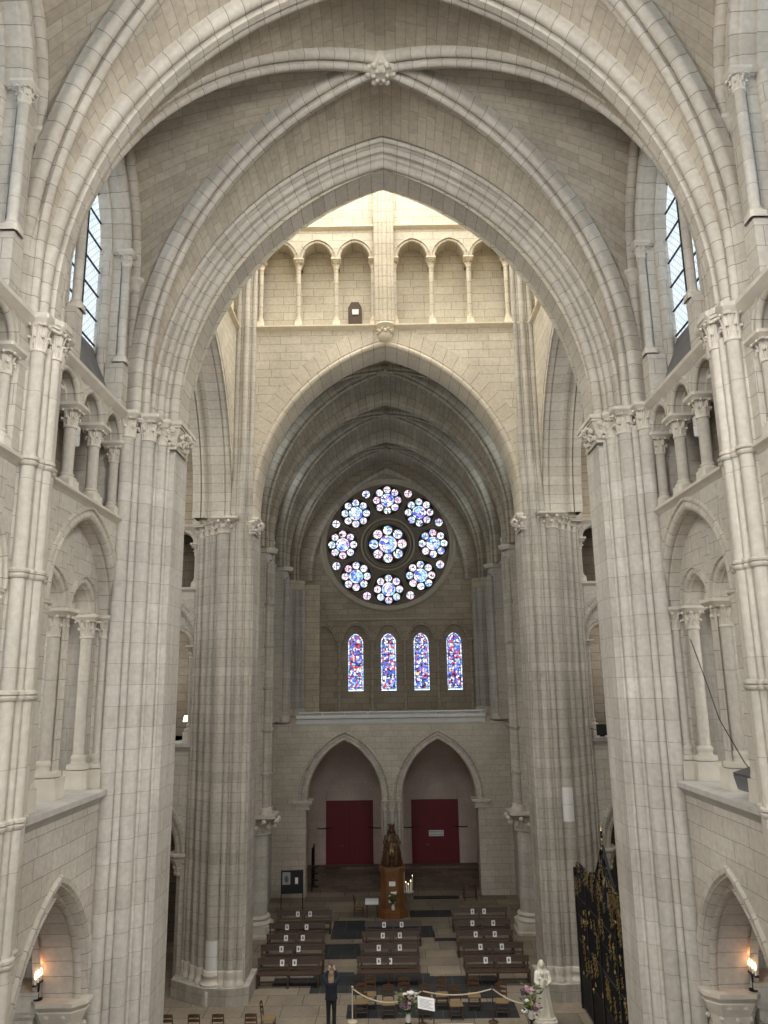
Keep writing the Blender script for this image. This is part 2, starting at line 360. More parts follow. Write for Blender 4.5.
def jambs(m, uc, half, z0, z1, d0, d1, mp):
    for s in (-1, 1):
        u = uc+s*half
        m.face([mp(u, d0, z0), mp(u, d1, z0), mp(u, d1, z1), mp(u, d0, z1)], ((d0, z0), (d1, z0), (d1, z1), (d0, z1)))
def strip(m, prof, u0, u1, mp):
    """a string course: profile (d, z) run along the wall"""
    for (d0, z0), (d1, z1) in zip(prof, prof[1:]):
        m.face([mp(u0, d0, z0), mp(u1, d0, z0), mp(u1, d1, z1), mp(u0, d1, z1)], ((0, 0), (u1-u0, 0), (u1-u0, .1), (0, .1)))
    m.face([mp(u0, d, z) for d, z in prof]); m.face([mp(u1, d, z) for d, z in reversed(prof)])

# ------------------------------------------------------------------ columns: base, shaft, capital > abacus
CACHE = {}
def capital_mesh(r, h, ab, mat='carved_stone', leaves=True):
    k = ('cap', round(r, 3), round(h, 3), round(ab, 3), mat)
    if k in CACHE: return CACHE[k]
    m = MB(); hb = h*0.76
    m.lathe([(r, 0), (r*1.18, .01), (r*1.22, .03), (r*1.18, .05), (r*1.02, .06)] + [(r*(1.02+0.34*(t/5)**2.2), .06+(hb-.06)*t/5) for t in range(1, 6)], n=14)
    rng = random.Random(int(r*1000)+int(h*100))
    for row, (nl, z0, zt, out, wd) in enumerate(((8, .05, hb*.56, .42, .52), (8, hb*.30, hb*.97, .84, .55))):
        for i in range(nl):
            a = 2*PI*(i+.5*row)/nl; ca, sa = math.cos(a), math.sin(a); rows = []
            for t in range(6):
                f = t/5; rr = r*(1.08+out*f**1.7); zz = z0+(zt-z0)*math.sin(f*PI*0.56)/math.sin(PI*.5)
                ww = r*wd*(0.5+0.9*f-1.1*f**3)*.8
                rows.append([((rr+o)*ca-s_*ww*sa, (rr+o)*sa+s_*ww*ca, zz) for s_, o in ((-1, -.12*r), (-.4, .06*r), (0, -.02*r), (.4, .06*r), (1, -.12*r))])
            m.grid(rows)
            rr = r*(1.08+out*1.02); br = r*rng.uniform(.22, .30)
            m.ball((rr*ca, rr*sa, z0+(zt-z0)*.93), (br, br, br*.95), 6, 4)
    me = CACHE[k] = m.mesh('capital', mat)
    return me
def abacus_mesh(ab, h, mat='moulding_stone', oct_=False):
    k = ('aba', round(ab, 3), round(h, 3), mat, oct_)
    if k in CACHE: return CACHE[k]
    m = MB()
    def ring(w, z):
        if oct_: c = w*.42; return [(w,-c,z),(w,c,z),(c,w,z),(-c,w,z),(-w,c,z),(-w,-c,z),(-c,-w,z),(c,-w,z)]
        c = w*.12; return [(w,-w+c,z),(w,w-c,z),(w-c,w,z),(-w+c,w,z),(-w,w-c,z),(-w,-w+c,z),(-w+c,-w,z),(w-c,-w,z)]
    rows = [ring(ab*.74, 0), ring(ab*.80, h*.25), ring(ab*.86, h*.32), ring(ab*.97, h*.55), ring(ab, h*.6), ring(ab, h)]
    m.grid(rows, closed=True, smooth=False); m.face(rows[-1]); m.face(list(reversed(rows[0])))
    me = CACHE[k] = m.mesh('abacus', mat); return me
def base_mesh(r, h, pl, mat='moulding_stone'):
    k = ('base', round(r, 3), round(h, 3), round(pl, 3), mat)
    if k in CACHE: return CACHE[k]
    m = MB(); ph = h*.55; t = h-ph
    def ring(w, z): c = w*.25; return [(w,-w+c,z),(w,w-c,z),(w-c,w,z),(-w+c,w,z),(-w,w-c,z),(-w,-w+c,z),(-w+c,-w,z),(w-c,-w,z)]
    rows = [ring(pl*1.06, 0), ring(pl*1.06, ph*.25), ring(pl, ph*.35), ring(pl, ph)]
    m.grid(rows, closed=True, smooth=False); m.face(rows[-1])
    m.lathe([(r*1.1, ph-.01), (pl*.98, ph+t*.05), (pl*1.0, ph+t*.2), (pl*.95, ph+t*.36), (r*1.25, ph+t*.42), (r*1.15, ph+t*.55), (r*1.22, ph+t*.66), (r*1.3, ph+t*.76), (r*1.24, ph+t*.9), (r, h)], n=16)
    me = CACHE[k] = m.mesh('base', mat); return me
def shaft_mesh(r, h, mat='monolith_shaft', taper=1.0):
    k = ('shaft', round(r, 3), round(h, 3), mat, taper)
    if k in CACHE: return CACHE[k]
    m = MB(); nz = 4
    m.lathe([(r*(1+(taper-1)*i/nz), h*i/nz) for i in range(nz+1)], n=16)
    me = CACHE[k] = m.mesh('shaft', mat); return me
def column(name, x, y, z0, z1, r, caph=.5, ab=.3, baseh=.5, pl=.22, label=None, group=None, mats=('monolith_shaft', 'carved_stone', 'moulding_stone'), parent=None, rz=0.0, cat='column'):
    """a column standing at x,y from z0 to z1 (top of its abacus); a thing of its own, or a part when it has a parent"""
    t = empty(name, (x, y, z0), rz)
    if parent: t.parent = parent; t.location = (x-parent.location.x, y-parent.location.y, z0-parent.location.z)
    else: tag(t, label, cat, group, 'thing')
    abh = caph*.3
    put('base', base_mesh(r, baseh, pl, mats[2]), t)
    put('shaft', shaft_mesh(r, z1-z0-baseh-caph, mats[0]), t, (0, 0, baseh-.002))
    c = put('capital', capital_mesh(r, caph, ab, mats[1]), t, (0, 0, z1-z0-caph))
    put('abacus', abacus_mesh(ab, abh, mats[2]), t if parent else c, (0, 0, z1-z0-abh) if parent else (0, 0, caph-abh))
    return t

# ------------------------------------------------------------------ the building
WX = 6.2                 # side wall plane
CY = 24.4                 # centre of the crossing
SPR = 16.87               # springing of all the high vaults
# floor: paving with slate slabs let into it, and the porch floor
m = MB()
m.m = 0; m.face([(-26, -7, 0), (26, -7, 0), (26, 43.2, 0), (-26, 43.2, 0)])
m.m = 2; m.face([(-6.3, 43.2, 0), (6.3, 43.2, 0), (6.3, 49.6, 0), (-6.3, 49.6, 0)])
m.m = 1
for x0, y0, x1, y1 in ((-2.7, 35.6, -1.3, 38.2), (-1.3, 36.6, 1.7, 37.3), (.75, 38.6, 2.7, 39.7), (1.1, 35.7, 1.75, 36.6), (-2.9, 33.2, -1.3, 35.0), (-3.0, 29.8, -1.5, 31.8), (-4.4, 30.5, -3.0, 31.3), (-1.5, 29.6, 1.3, 31.6),
                       (1.3, 29.2, 3.7, 31.3), (-1.6, 27.7, 1.2, 28.8), (1.2, 27.6, 4.0, 28.9), (1.0, 41.6, 3.3, 42.2), (1.7, 35.2, 2.6, 35.6), (-3.3, 20, 3.3, 24.5)):
    m.box((x0, y0, -.05), (x1, y1, .003))
tag(m.build('floor', ['paving', 'slate_slab', 'porch_paving']), 'stone paving of the crossing with dark slate slabs let into it', 'floor', kind='structure')
# step up to the doors
m = MB(); m.box((-5.2, 48.1, 0), (5.2, 49.6, .12)); 
tag(m.build('trim_1', 'porch_paving'), 'low dark step across the porch in front of the red doors', 'step', kind='structure')

ROLLS = [(0.0, .30), (0.0, .22)] + roll(.10, .10, .115, 140, 320) + [(.22, .06), (.25, .06)]
def bay(W, name, P, u0, u1, no_arcade=False, ground=True, things=None, col_thick=True, stone='ashlar', clere=True, width=1.0, tint=None, aisle_end=True, go=.27):
    """one bay of the elevation: arcade, gallery, triforium, clerestory; P(u, d, z) maps along / into the wall / up"""
    vo, ca, mo = ('voussoir', 'carved_stone', 'moulding_stone') if stone == 'ashlar' else ('dark_voussoir', 'dark_carved', 'dark_carved')
    m = MB(); am = 1.75*width; GO = go
    Q = lambda u, d, z: P(u+GO, d, z)
    panel(m, u0, u1, 0, 8.4, [(0, am, 2.55, 0, 4.5)], 0, P)
    gm = 1.70*width
    panel(m, u0-GO, u1-GO, 8.5, 14.15, [(0, gm, 2.16, 8.5, 11.65)], 0, Q)
    jambs(m, 0, gm, 8.5, 11.65, 0, .38, Q)
    sub = .81*width; sh = .65*width
    panel(m, -gm-.2, gm+.2, 8.5, 14.15, [(-sub, sh, .76, 8.5, 11.65), (sub, sh, .76, 8.5, 11.65)], .36, Q)
    panel(m, -gm-.2, gm+.2, 8.5, 14.15, [(-sub, sh-.1, .66, 8.5, 11.65), (sub, sh-.1, .66, 8.5, 11.65)], 1.1, Q)
    for s in (-1, 1): jambs(m, s*sub, sh, 8.5, 11.65, .9, 1.3, P) if False else None
    tw, th = 1.27*width, .53*width
    tops = [(-tw, th, .52, 14.2, 16.0), (0, th, .52, 14.2, 16.0), (tw, th, .52, 14.2, 16.0)]
    panel(m, u0, u1, 15.98, 16.7, [(c, h, r_, 15.98, 16.0) for c, h, r_, _, _ in tops], 0, P)
    panel(m, u0, u1, 15.98, 16.7, [(c, h-.08, r_-.08, 15.98, 16.0) for c, h, r_, _, _ in tops], .42, P)
    for uu in (-1.5*tw, -.5*tw, .5*tw, 1.5*tw):     # soffit blocks that join the arches over the columns
        m.face([P(uu-.15, 0, 15.99), P(uu+.15, 0, 15.99), P(uu+.15, .42, 15.99), P(uu-.15, .42, 15.99)])
    for a, b in ((u0, -1.5*tw-.12), (1.5*tw+.12, u1)):
        if b > a: m.face([P(a, 0, 14.2), P(b, 0, 14.2), P(b, 0, 16.0), P(a, 0, 16.0)]); e = b if b < 0 else a; m.face([P(e, 0, 14.2), P(e, 1.2, 14.2), P(e, 1.2, 16.0), P(e, 0, 16.0)])
    m.build('masonry', stone, W)
    # arcade mouldings
    m = MB()
    pr = [(0.06, -.05), (.16, -.06), (.2, 0)]
    arch_sweep(m, am, 2.55, list(reversed(pr))+[(0, .02)]+roll(-.13, .12, .12, 40, 220)+[(-.2, .2), (-.2, .24), (-.2, .78)]+roll(-.17, .86, .08, 60, 200)+[(-.25, .95), (-.25, 1.0), (-.1, 1.0)], lambda x, b, z: P(x, b, 4.5+z), 16)
    m.build('arcade_arch', vo, W)
    m = MB()
    for s in (-1, 1):                                  # responds: half round pier, capital block
        x = s*(am+.12)
        m.m = 1
        pts = [(x+.37*math.cos(2*PI*k/18), .5+.37*math.sin(2*PI*k/18)) for k in range(18)]; pts2 = [(s*(am+.05)+.24*math.cos(2*PI*k/18), 1.25+.24*math.sin(2*PI*k/18)) for k in range(18)]; m.grid([[P(px, pd, z) for px, pd in pts2] for z in (0, 3.95)], [.1*k for k in range(18)], [0, 3.95], closed=True)
        for k0, z0, z1 in ((.26, 3.9, 3.96), (.30, 3.96, 4.2), (.36, 4.2, 4.3), (.40, 4.3, 4.66)): m.box((s*(am+.05)-k0, 1.25-k0, z0), (s*(am+.05)+k0, 1.25+k0, z1), P)
        m.grid([[P(px, pd, z) for px, pd in pts] for z in (0, 3.75)], [.19*k for k in range(18)], [0, 3.75], closed=True)
        m.m = 0
        for (k0, z0), (k1, z1) in zip(((.39, 3.72), (.42, 3.8), (.40, 3.86), (.43, 4.05), (.50, 4.2), (.54, 4.3), (.52, 4.32), (.60, 4.42), (.60, 4.5)), ((.42, 3.8), (.40, 3.86), (.43, 4.05), (.50, 4.2), (.54, 4.3), (.52, 4.32), (.60, 4.42), (.60, 4.5), (.2, 4.5))):
            def ring(k, z): c = .3*k; return [P(x+a*k, .47+b*k, z) for a, b in ((1,-.6),(1,.6),(.6,1),(-.6,1),(-1,.6),(-1,-.6),(-.6,-1),(.6,-1))]
            m.grid([ring(k0, z0), ring(k1, z1)], closed=True, smooth=False)
        for k in range(20):                            # curled leaves under the abacus
            a = 2*PI*k/20; hi = k % 2
            rr = .47 if hi else .43; zt = 4.24 if hi else 4.02
            rows = [[P(x+(rr-.06+.08*t*t)*math.cos(a+w_*(.13-.05*t)), .47+(rr-.06+.08*t*t)*math.sin(a+w_*(.13-.05*t)), 3.78+(zt-3.78)*t) for w_ in (-1, 0, 1)] for t in (0, .35, .7, 1)]
            m.grid(rows); q = P(x+(rr+.05)*math.cos(a), .47+(rr+.05)*math.sin(a), zt-.02); m.ball(q, (.055, .055, .055), 6, 4)
    m.build('respond', [ca, 'shaft_stone' if stone == 'ashlar' else 'dark_voussoir'], W)
    # string courses
    m = MB()
    strip(m, [(0, 8.3), (-.06, 8.36), (-.16, 8.44), (-.16, 8.52), (0, 8.54), (1.5, 8.54)], u0, u1, P)
    m.build('gallery_ledge', 'grey_ledge' if stone == 'ashlar' else mo, W)
    m = MB()
    strip(m, [(0, 14.03), (-.05, 14.08), (-.13, 14.14), (-.13, 14.2), (0, 14.25), (1.2, 14.25)], u0, u1, P)
    strip(m, [(0, 16.52), (-.05, 16.56), (-.15, 16.66), (-.15, 16.74), (.02, 16.8)], u0, u1, P)
    m.build('string_course', mo, W)
    # gallery arches
    m = MB()
    arch_sweep(m, gm, 2.16, [(.30, 0), (.27, -.05), (.22, -.05), (.2, 0)]+roll(.09, .06, .1, 300, 130)+[(0, .16), (0, .38)], lambda x, b, z: Q(x, b, 11.65+z), 14)
    for s in (-1, 1):
        arch_sweep(m, sh, .76, [(.16, .36), (.15, .31), (.12, .31), (.1, .36)]+roll(.02, .42, .08, 300, 130)+[(-.04, .5), (-.04, .75), (-.10, .77), (-.10, 1.1)], lambda x, b, z: Q(s*sub+x, b, 11.65+z), 12)
    m.build('gallery_arch', vo, W)
    m = MB()
    for c, h, r_, _, _ in tops:
        arch_sweep(m, h, r_, [(.14, 0), (.13, -.035), (.1, -.035), (.09, 0)]+roll(.01, .05, .065, 300, 130)+[(-.03, .1), (-.03, .24), (-.08, .25), (-.08, .44)], lambda x, b, z: P(c+x, b, 16.0+z), 12)
    m.build('triforium_arch', vo, W)
    # columns
    def col(u, d, *a, **k):
        p = P(u, d, a[0]); a = (p[2], P(u, d, a[1])[2], *a[2:]); side = k.pop('thing', None)
        q0, q1 = P(0, 0, 0), P(1, 0, 0); rz = math.atan2(q1[1]-q0[1], q1[0]-q0[0])
        ms = ('monolith_shaft', ca, mo) if stone == 'ashlar' else ('dark_voussoir', ca, mo)
        if side and things: column(side[0], p[0], p[1], *a, label=side[1], group=None, mats=ms, rz=rz, **k)
        else: column(side[0] if side else 'respond_column', p[0], p[1], *a, mats=ms, parent=W, rz=0, **k)
    T = things or {}
    col(GO, .55, 8.54, 11.66, .15, caph=.58, ab=.33, baseh=.72, pl=.30, thing=('gallery_column', T.get('gal')))
    for s in (-1, 1):
        col(GO+s*(gm-.2), .5, 8.54, 11.66, .13, caph=.52, ab=.27, baseh=.7, pl=.25)
        col(GO+s*(gm+.06), .2, 8.54, 11.66, .115, caph=.52, ab=.22, baseh=.7, pl=.22)
    for i, uu in enumerate((-1.5*tw, -.5*tw, .5*tw, 1.5*tw)):
        col(uu, .2, 14.25, 16.01, .12, caph=.5, ab=.275, baseh=.34, pl=.2, thing=('triforium_column', T.get('tri', [None]*4)[i]))
    # aisle, gallery and passage behind
    m = MB()
    m.box((u0, 5.4, 0), (u1, 5.6, 14.5), P); m.box((u0, 1.4, 7.8), (u1, 5.5, 8.5), P); m.box((u0, 1.02, 14.18), (u1, 5.5, 14.24), P)
    m.box((u0, 1.25, 14.2), (u1, 1.6, 17.0), P); m.box((u0, .3, 16.7), (u1, 1.4, 16.76), P)
    m.face([P(u0, 1.45, 4.4), P(u1, 1.45, 4.4), P(u1, 1.45, 7.9), P(u0, 1.45, 7.9)]) if False else None
    m.build('passage', 'shaded_stone', W)
    # clerestory
    if clere:
        m = MB(); ch, cz, crs = 1.34*width, 20.6, 2.2
        panel(m, u0, u1, 16.75, 25.6, [(0, ch, crs, 16.75, cz)], .12, P)
        panel(m, -ch-.3, ch+.3, 16.75, 25, [(0, ch-.06, crs-.06, 17.9, cz)], .66, P)
        for s in (-1, 1):                              # splayed jambs
            a = P(s*ch, .12, 16.75), P(s*ch, .36, 16.75), P(s*ch, .36, cz), P(s*ch, .12, cz)
            m.face(a); m.face([P(s*ch, .36, 16.75), P(s*(ch-.06), .36, 16.75), P(s*(ch-.06), .36, cz), P(s*ch, .36, cz)]); m.face([P(s*(ch-.06), .36, 16.75), P(s*(ch-.06), .68, 16.75), P(s*(ch-.06), .68, cz), P(s*(ch-.06), .36, cz)])
            for q in ((1.0, .06), ): m.box((s*(ch+.04)-.17, -.12, 16.78), (s*(ch+.04)+.2, .3, 17.75), P); m.grid([[P(s*(ch-.02)+.13*math.cos(2*PI*k/12), .44+.13*math.sin(2*PI*k/12), z) for k in range(12)] for z in (16.9, cz)], [.07*k for k in range(12)], [16.9, cz], closed=True)
        m.build('clerestory_masonry', stone, W)
        m = MB(); arch_sweep(m, ch, crs, [(.26, .12), (.25, .02)]+roll(.13, .04, .1, 330, 160)+[(0, .12), (0, .36), (-.06, .36), (-.06, .68)], lambda x, b, z: P(x, b, cz+z), 14)
        m.build('window_arch', vo, W)
        m = MB(); m.face([P(u0+.05, -.02, 16.8), P(u1-.05, -.02, 16.8), P(u1-.05, .2, 17.0), P(u0+.05, .2, 17.0)])
        m.face([P(-ch+.02, .13, 16.9), P(ch-.02, .13, 16.9), P(ch-.05, .66, 18.2), P(-ch+.05, .66, 18.2)])
        m.build('sloping_sill', 'lead_sheet', W)
        for s in (-1, 1):
            p = P(s*(ch-.03), -.02, 17.75); column('window_shaft', p[0], p[1], p[2], p[2]+2.87, .095, caph=.4, ab=.2, baseh=.22, pl=.15, parent=W, mats=('shaft_stone' if stone == 'ashlar' else 'dark_voussoir', ca, mo))
        return (ch-.06, crs-.06, cz)
def clerestory_window(i, P, dims, label, glass='quarry_glass'):
    half, rise, cz = dims; m = MB(); d = .64
    p = fullarch(half, rise, 0, 10); pts = [(-half, 17.88)]+[(x, cz+z) for x, z in p]+[(half, 17.88)]
    m.m = 0; m.face([P(x, d, z) for x, z in pts], pts)
    m.m = 1; z = 18.2
    while z < cz+rise-.3:
        hw = half if z < cz else max(abs(x) for x, zz in p if cz+zz >= z-.12)
        m.box((-hw, d-.05, z-.013), (hw, d-.01, z+.013), P); z += .62
    for x in (-half/3, half/3): m.box((x-.012, d-.05, 17.9), (x+.012, d-.01, cz+rise*.72), P)
    tag(m.build('window_%d' % i, [glass, 'lead_came']), label, 'window', kind='structure')

KN = [(-1, -1), (0, 0), (4.5, 4.5), (8.3, 8.12), (8.54, 8.42), (11.65, 12.08), (14.2, 14.3), (16.75, 16.87), (20.6, 20.75), (30, 30.15)]
def lev(z):
    for (a, b), (c, d) in zip(KN, KN[1:]):
        if z <= c: return b+(d-b)*(z-a)/(c-a)
    return z
def Pl(yc): return lambda u, d, z: (-(WX+d), yc+u, lev(z))
def Pr(yc): return lambda u, d, z: (WX+d, yc+u, lev(z))
YB = {'near': (10.1, -2.7, 2.35), 'south': (15.42, -2.3, 2.1), 'n1': (33.45, -2.6, 2.85), 'n2': (39.35, -3.05, 3.05), 'n3': (45.4, -3.0, 2.95)}
side_word = {-1: 'left', 1: 'right'}
walls = {}; B0 = {}
wi = 1
for s, PP in ((-1, Pl), (1, Pr)):
    W = tag(empty('wall_'+side_word[s]), 'tall %s side wall in the foreground with gallery arches, triforium and clerestory' % side_word[s], 'wall', kind='structure'); walls[s] = W
    sw = side_word[s]
    for nm in ('near', 'south'):
        yc, u0, u1 = YB[nm]
        if nm == 'south':
            th = dict(gal='slim column in the %s wall gallery, standing mid opening on the grey ledge' % sw,
                      tri=['column of the %s triforium half hidden by the banded shafts' % sw, 'second triforium column from the banded shafts on the %s wall' % sw,
                           'third triforium column from the banded shafts on the %s wall' % sw, 'last triforium column on the %s wall, beside the crossing pier' % sw])
        else:
            th = dict(gal='gallery column of the %s wall at the very edge of the photo' % sw,
                      tri=['triforium column on the %s wall, fourth to the near side of the banded shafts' % sw, 'triforium column on the %s wall, third to the near side of the banded shafts' % sw,
                           'triforium column on the %s wall, second to the near side of the banded shafts' % sw, 'triforium column on the %s wall, directly on the near side of the banded shafts' % sw])
        dm = bay(W, nm, PP(yc), u0, u1, things=th)
        clerestory_window(wi, PP(yc), dm, 'leaded clerestory window high on the %s wall, %s' % (sw, 'beside the crossing arch' if nm == 'south' else 'at the top corner of the photo')); wi += 1
    W2 = tag(empty('wall_%s_beyond' % sw), 'shadowed %s side wall of the far transept arm beyond the crossing' % sw, 'wall', kind='structure')
    B0[s] = W2
    for nm in ('n1', 'n2'):
        yc, u0, u1 = YB[nm]; dm = bay(W2, nm, PP(yc), u0, u1)
        clerestory_window(wi, PP(yc), dm, 'clerestory window of the far transept arm, %s side, %s bay' % (sw, 'first' if nm == 'n1' else 'second'), 'bright_quarry_glass'); wi += 1
    # last bay over the porch: plain lower wall, gallery storey above
    yc, u0, u1 = YB['n3']; P = PP(yc); m = MB()
    panel(m, u0, u1, 0, 25.6, [(0, 1.1, 1.9, 17.9, 20.6)], .0, P); jambs(m, 0, 1.1, 17.9, 20.6, 0, .9, P)
    m.build('masonry', 'old_ashlar', W2)
    clerestory_window(wi, P, (1.1, 1.9, 20.6), 'clerestory window on the %s nearest the rose wall' % sw, 'bright_quarry_glass'); wi += 1

# ------------------------------------------------------------------ piers made of clustered shafts
def shaft_cluster(T, shafts, z0, zc, zt, base=.55, mat='shaft_stone', caps=True, bands=(), capmat='carved_stone', bmat='moulding_stone'):
    """shafts: (x, y, r, has_capital, z_top or None)"""
    for x, y, r, cap, ztop in shafts:
        m = MB(); top = zc if cap else (ztop or zt)
        m.lathe([(r, z0+base)] + [(r, z0+base+(top-z0-base)*k/6) for k in range(1, 7)], (x, y, 0), 14, cap=False)
        for zb in bands:
            m.lathe([(r, zb-.09), (r*1.12, zb-.085), (r*1.35, zb-.05), (r*1.38, zb-.02), (r*1.15, zb), (r*1.42, zb+.02), (r*1.42, zb+.06), (r*1.15, zb+.085), (r, zb+.09)], (x, y, 0), 14, cap=False)
        m.build('shaft', mat, T)
        if base:
            b = MB(); b.lathe([(r*1.75, z0), (r*1.75, z0+base*.45), (r*1.6, z0+base*.5), (r*1.6, z0+base*.55), (r*1.62, z0+base*.62), (r*1.3, z0+base*.7), (r*1.2, z0+base*.78), (r*1.35, z0+base*.88), (r*1.2, z0+base), (r, z0+base+.02)], (x, y, 0), 14)
            b.build('base', bmat, T)
        if cap and caps:
            h = zt-zc; c = put('capital', capital_mesh(r, h, r*1.9, capmat), T, (x-T.location.x, y-T.location.y, zc))
            ab = put('abacus', abacus_mesh(r*1.95, h*.3, bmat), c, (0, 0, h*.7))
def crossing_pier(sx, sy, label):
    """sx: -1 left / 1 right, sy: -1 near / 1 far side of the crossing"""
    far = sy > 0
    T = tag(empty('compound_pier', (sx*5.9, 18.9 if not far else 29.9, 0)), label, 'pier', kind='structure')
    if not far:
        fy, by = 18.25, 19.3
        core = [(-5.22, 18.25), (-5.22, 19.28), (-6.1, 19.35), (-7.3, 19.35), (-7.3, 17.45), (-6.3, 17.42), (-6.12, 17.45), (-6.02, 17.62), (-5.82, 17.7), (-5.72, 17.84), (-5.58, 17.95), (-5.44, 18.1), (-5.36, 18.22)]
        sh = [(-6.11, 17.33, .155, 1, None), (-5.92, 17.47, .085, 0, 16.4), (-5.75, 17.66, .175, 1, None), (-5.6, 17.86, .06, 0, 16.4), (-5.5, 17.98, .125, 1, None), (-5.37, 18.1, .05, 0, 16.4)]
        dos = [(-5.2, 18.1), (-5.2, 19.25), (-5.45, 19.25), (-5.45, 18.2), (-5.33, 18.1)]
    else:
        fy, by = 29.15, 30.65
        core = [(-5.16, 29.15), (-5.16, 30.65), (-5.3, 30.75), (-5.6, 31.1), (-6.2, 31.4), (-7.3, 31.4), (-7.3, 30.2), (-7.1, 29.9), (-7.0, 29.62), (-6.7, 29.5), (-6.58, 29.3), (-6.08, 29.3), (-6.05, 29.2), (-5.3, 29.2)]
        sh = [(-6.28, 29.22, .26, 1, None), (-6.58, 29.38, .06, 0, 16.4), (-6.74, 29.47, .14, 1, None), (-6.92, 29.6, .06, 0, 16.4), (-7.03, 29.72, .13, 1, None), (-7.19, 29.98, .07, 0, 16.4), (-7.34, 30.08, .13, 1, None), (-7.52, 30.16, .07, 0, 16.4),
              (-5.96, 29.1, .12, 0, 33.5), (-5.8, 29.06, .055, 0, 33.5), (-5.64, 29.06, .13, 0, 33.5), (-5.48, 29.08, .055, 0, 33.5), (-5.34, 29.1, .11, 0, 33.5)]
        dos = [(-5.14, 29.12), (-5.14, 30.6), (-5.3, 30.6), (-5.3, 29.12)]
    dx_ = 0
    fx = lambda l: [(-sx*(a[0]+dx_), *a[1:]) for a in l]
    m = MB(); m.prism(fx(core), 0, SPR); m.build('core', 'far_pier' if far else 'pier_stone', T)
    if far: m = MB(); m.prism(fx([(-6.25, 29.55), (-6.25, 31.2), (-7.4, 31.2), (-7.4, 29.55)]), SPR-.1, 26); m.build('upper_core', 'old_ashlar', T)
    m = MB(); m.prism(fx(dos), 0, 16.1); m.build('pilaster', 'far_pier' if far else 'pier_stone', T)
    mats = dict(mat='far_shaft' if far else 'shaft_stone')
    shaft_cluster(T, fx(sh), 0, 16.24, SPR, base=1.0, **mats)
    # plinth
    m = MB(); o_ = [(-4.95, fy-.25), (-4.95, by), (-7.4 if not far else -7.8, by), (-7.4 if not far else -7.8, fy+(.5 if far else -1.2)), (-7.0, fy-.05 if far else fy-1.2), (-6.5, fy-.35 if far else fy-1.2), (-5.7, fy-.45 if far else fy-1.2), (-5.3, fy-.38)]
    m.prism(fx(o_), 0, .55); m.build('plinth', 'far_pier' if far else 'moulding_stone', T)
    # pilaster capital with leaves and a moulded abacus
    m = MB(); cx, y0 = -5.3 if not far else -5.22, fy-.1
    hw = .1 if not far else .08
    rows = [[(cx-hw-o, y0-.05-o, z), (cx+hw+o, y0-.05-o, z), (cx+hw+o, y0+1.0, z)] for o, z in ((.03, 16.2), (.05, 16.25), (.02, 16.3), (.06, 16.5), (.16, 16.68))]
    m.grid([[(-sx*(p[0]+dx_), p[1], p[2]) for p in r_] for r_ in rows], smooth=False)
    rng = random.Random(3)
    for k in range(54):
        t = rng.random(); z = rng.uniform(16.32, 16.66); o = .05+.14*(z-16.3)/.35
        if t < .55: p = (cx-hw+2*hw*rng.random(), y0-.05-o, z)
        else: p = (cx+hw+o, y0+rng.random()*.9, z)
        m.ball((-sx*(p[0]+dx_), p[1], p[2]), rng.uniform(.04, .075), 6, 4)
    m.build('pilaster_capital', 'carved_stone', T)
    m = MB()
    for o, z0, z1 in ((.12, 16.66, 16.72), (.16, 16.72, 16.78), (.2, 16.78, 16.88)):
        if not far: pl = [(-5.2+o, 18.1-o), (-5.2+o, by), (-6.9, by), (-6.9, 17.6), (-6.35, 17.35-o), (-6.05, 17.25-o*.8), (-5.8, 17.5-o), (-5.62, 17.76-o), (-5.42, 17.9-o), (-5.36, 18.1-o)]
        else: pl = [(-5.14+o*.8, fy-o*.6), (-5.14+o*.8, by), (-5.26, by), (-5.26, fy-o*.6)]
        m.prism(fx(pl), z0, z1)
        if far: m.prism(fx([(-6.0+o*.3, 29.15-o), (-6.0+o*.3, 30.4), (-7.7, 30.4), (-7.7, 29.9-o), (-7.2, 29.8-o), (-6.92, 29.5-o), (-6.62, 29.35-o*1.3), (-6.45, 29.05-o)]), z0, z1)
    m.build('impost', 'moulding_stone', T)
    return T
crossing_pier(-1, -1, 'great clustered pier of pale stone on the left, in front of the crossing')
crossing_pier(1, -1, 'great clustered pier of pale stone on the right, in front of the crossing')
NW = crossing_pier(-1, 1, 'grey clustered pier on the left, beyond the crossing beside the benches')
NE = crossing_pier(1, 1, 'stained clustered pier on the right, beyond the crossing behind the white statue')
m = MB(); m.face([(5.72, 28.955, 4.1), (5.84, 28.97, 4.1), (5.84, 28.97, 5.9), (5.72, 28.955, 5.9)])

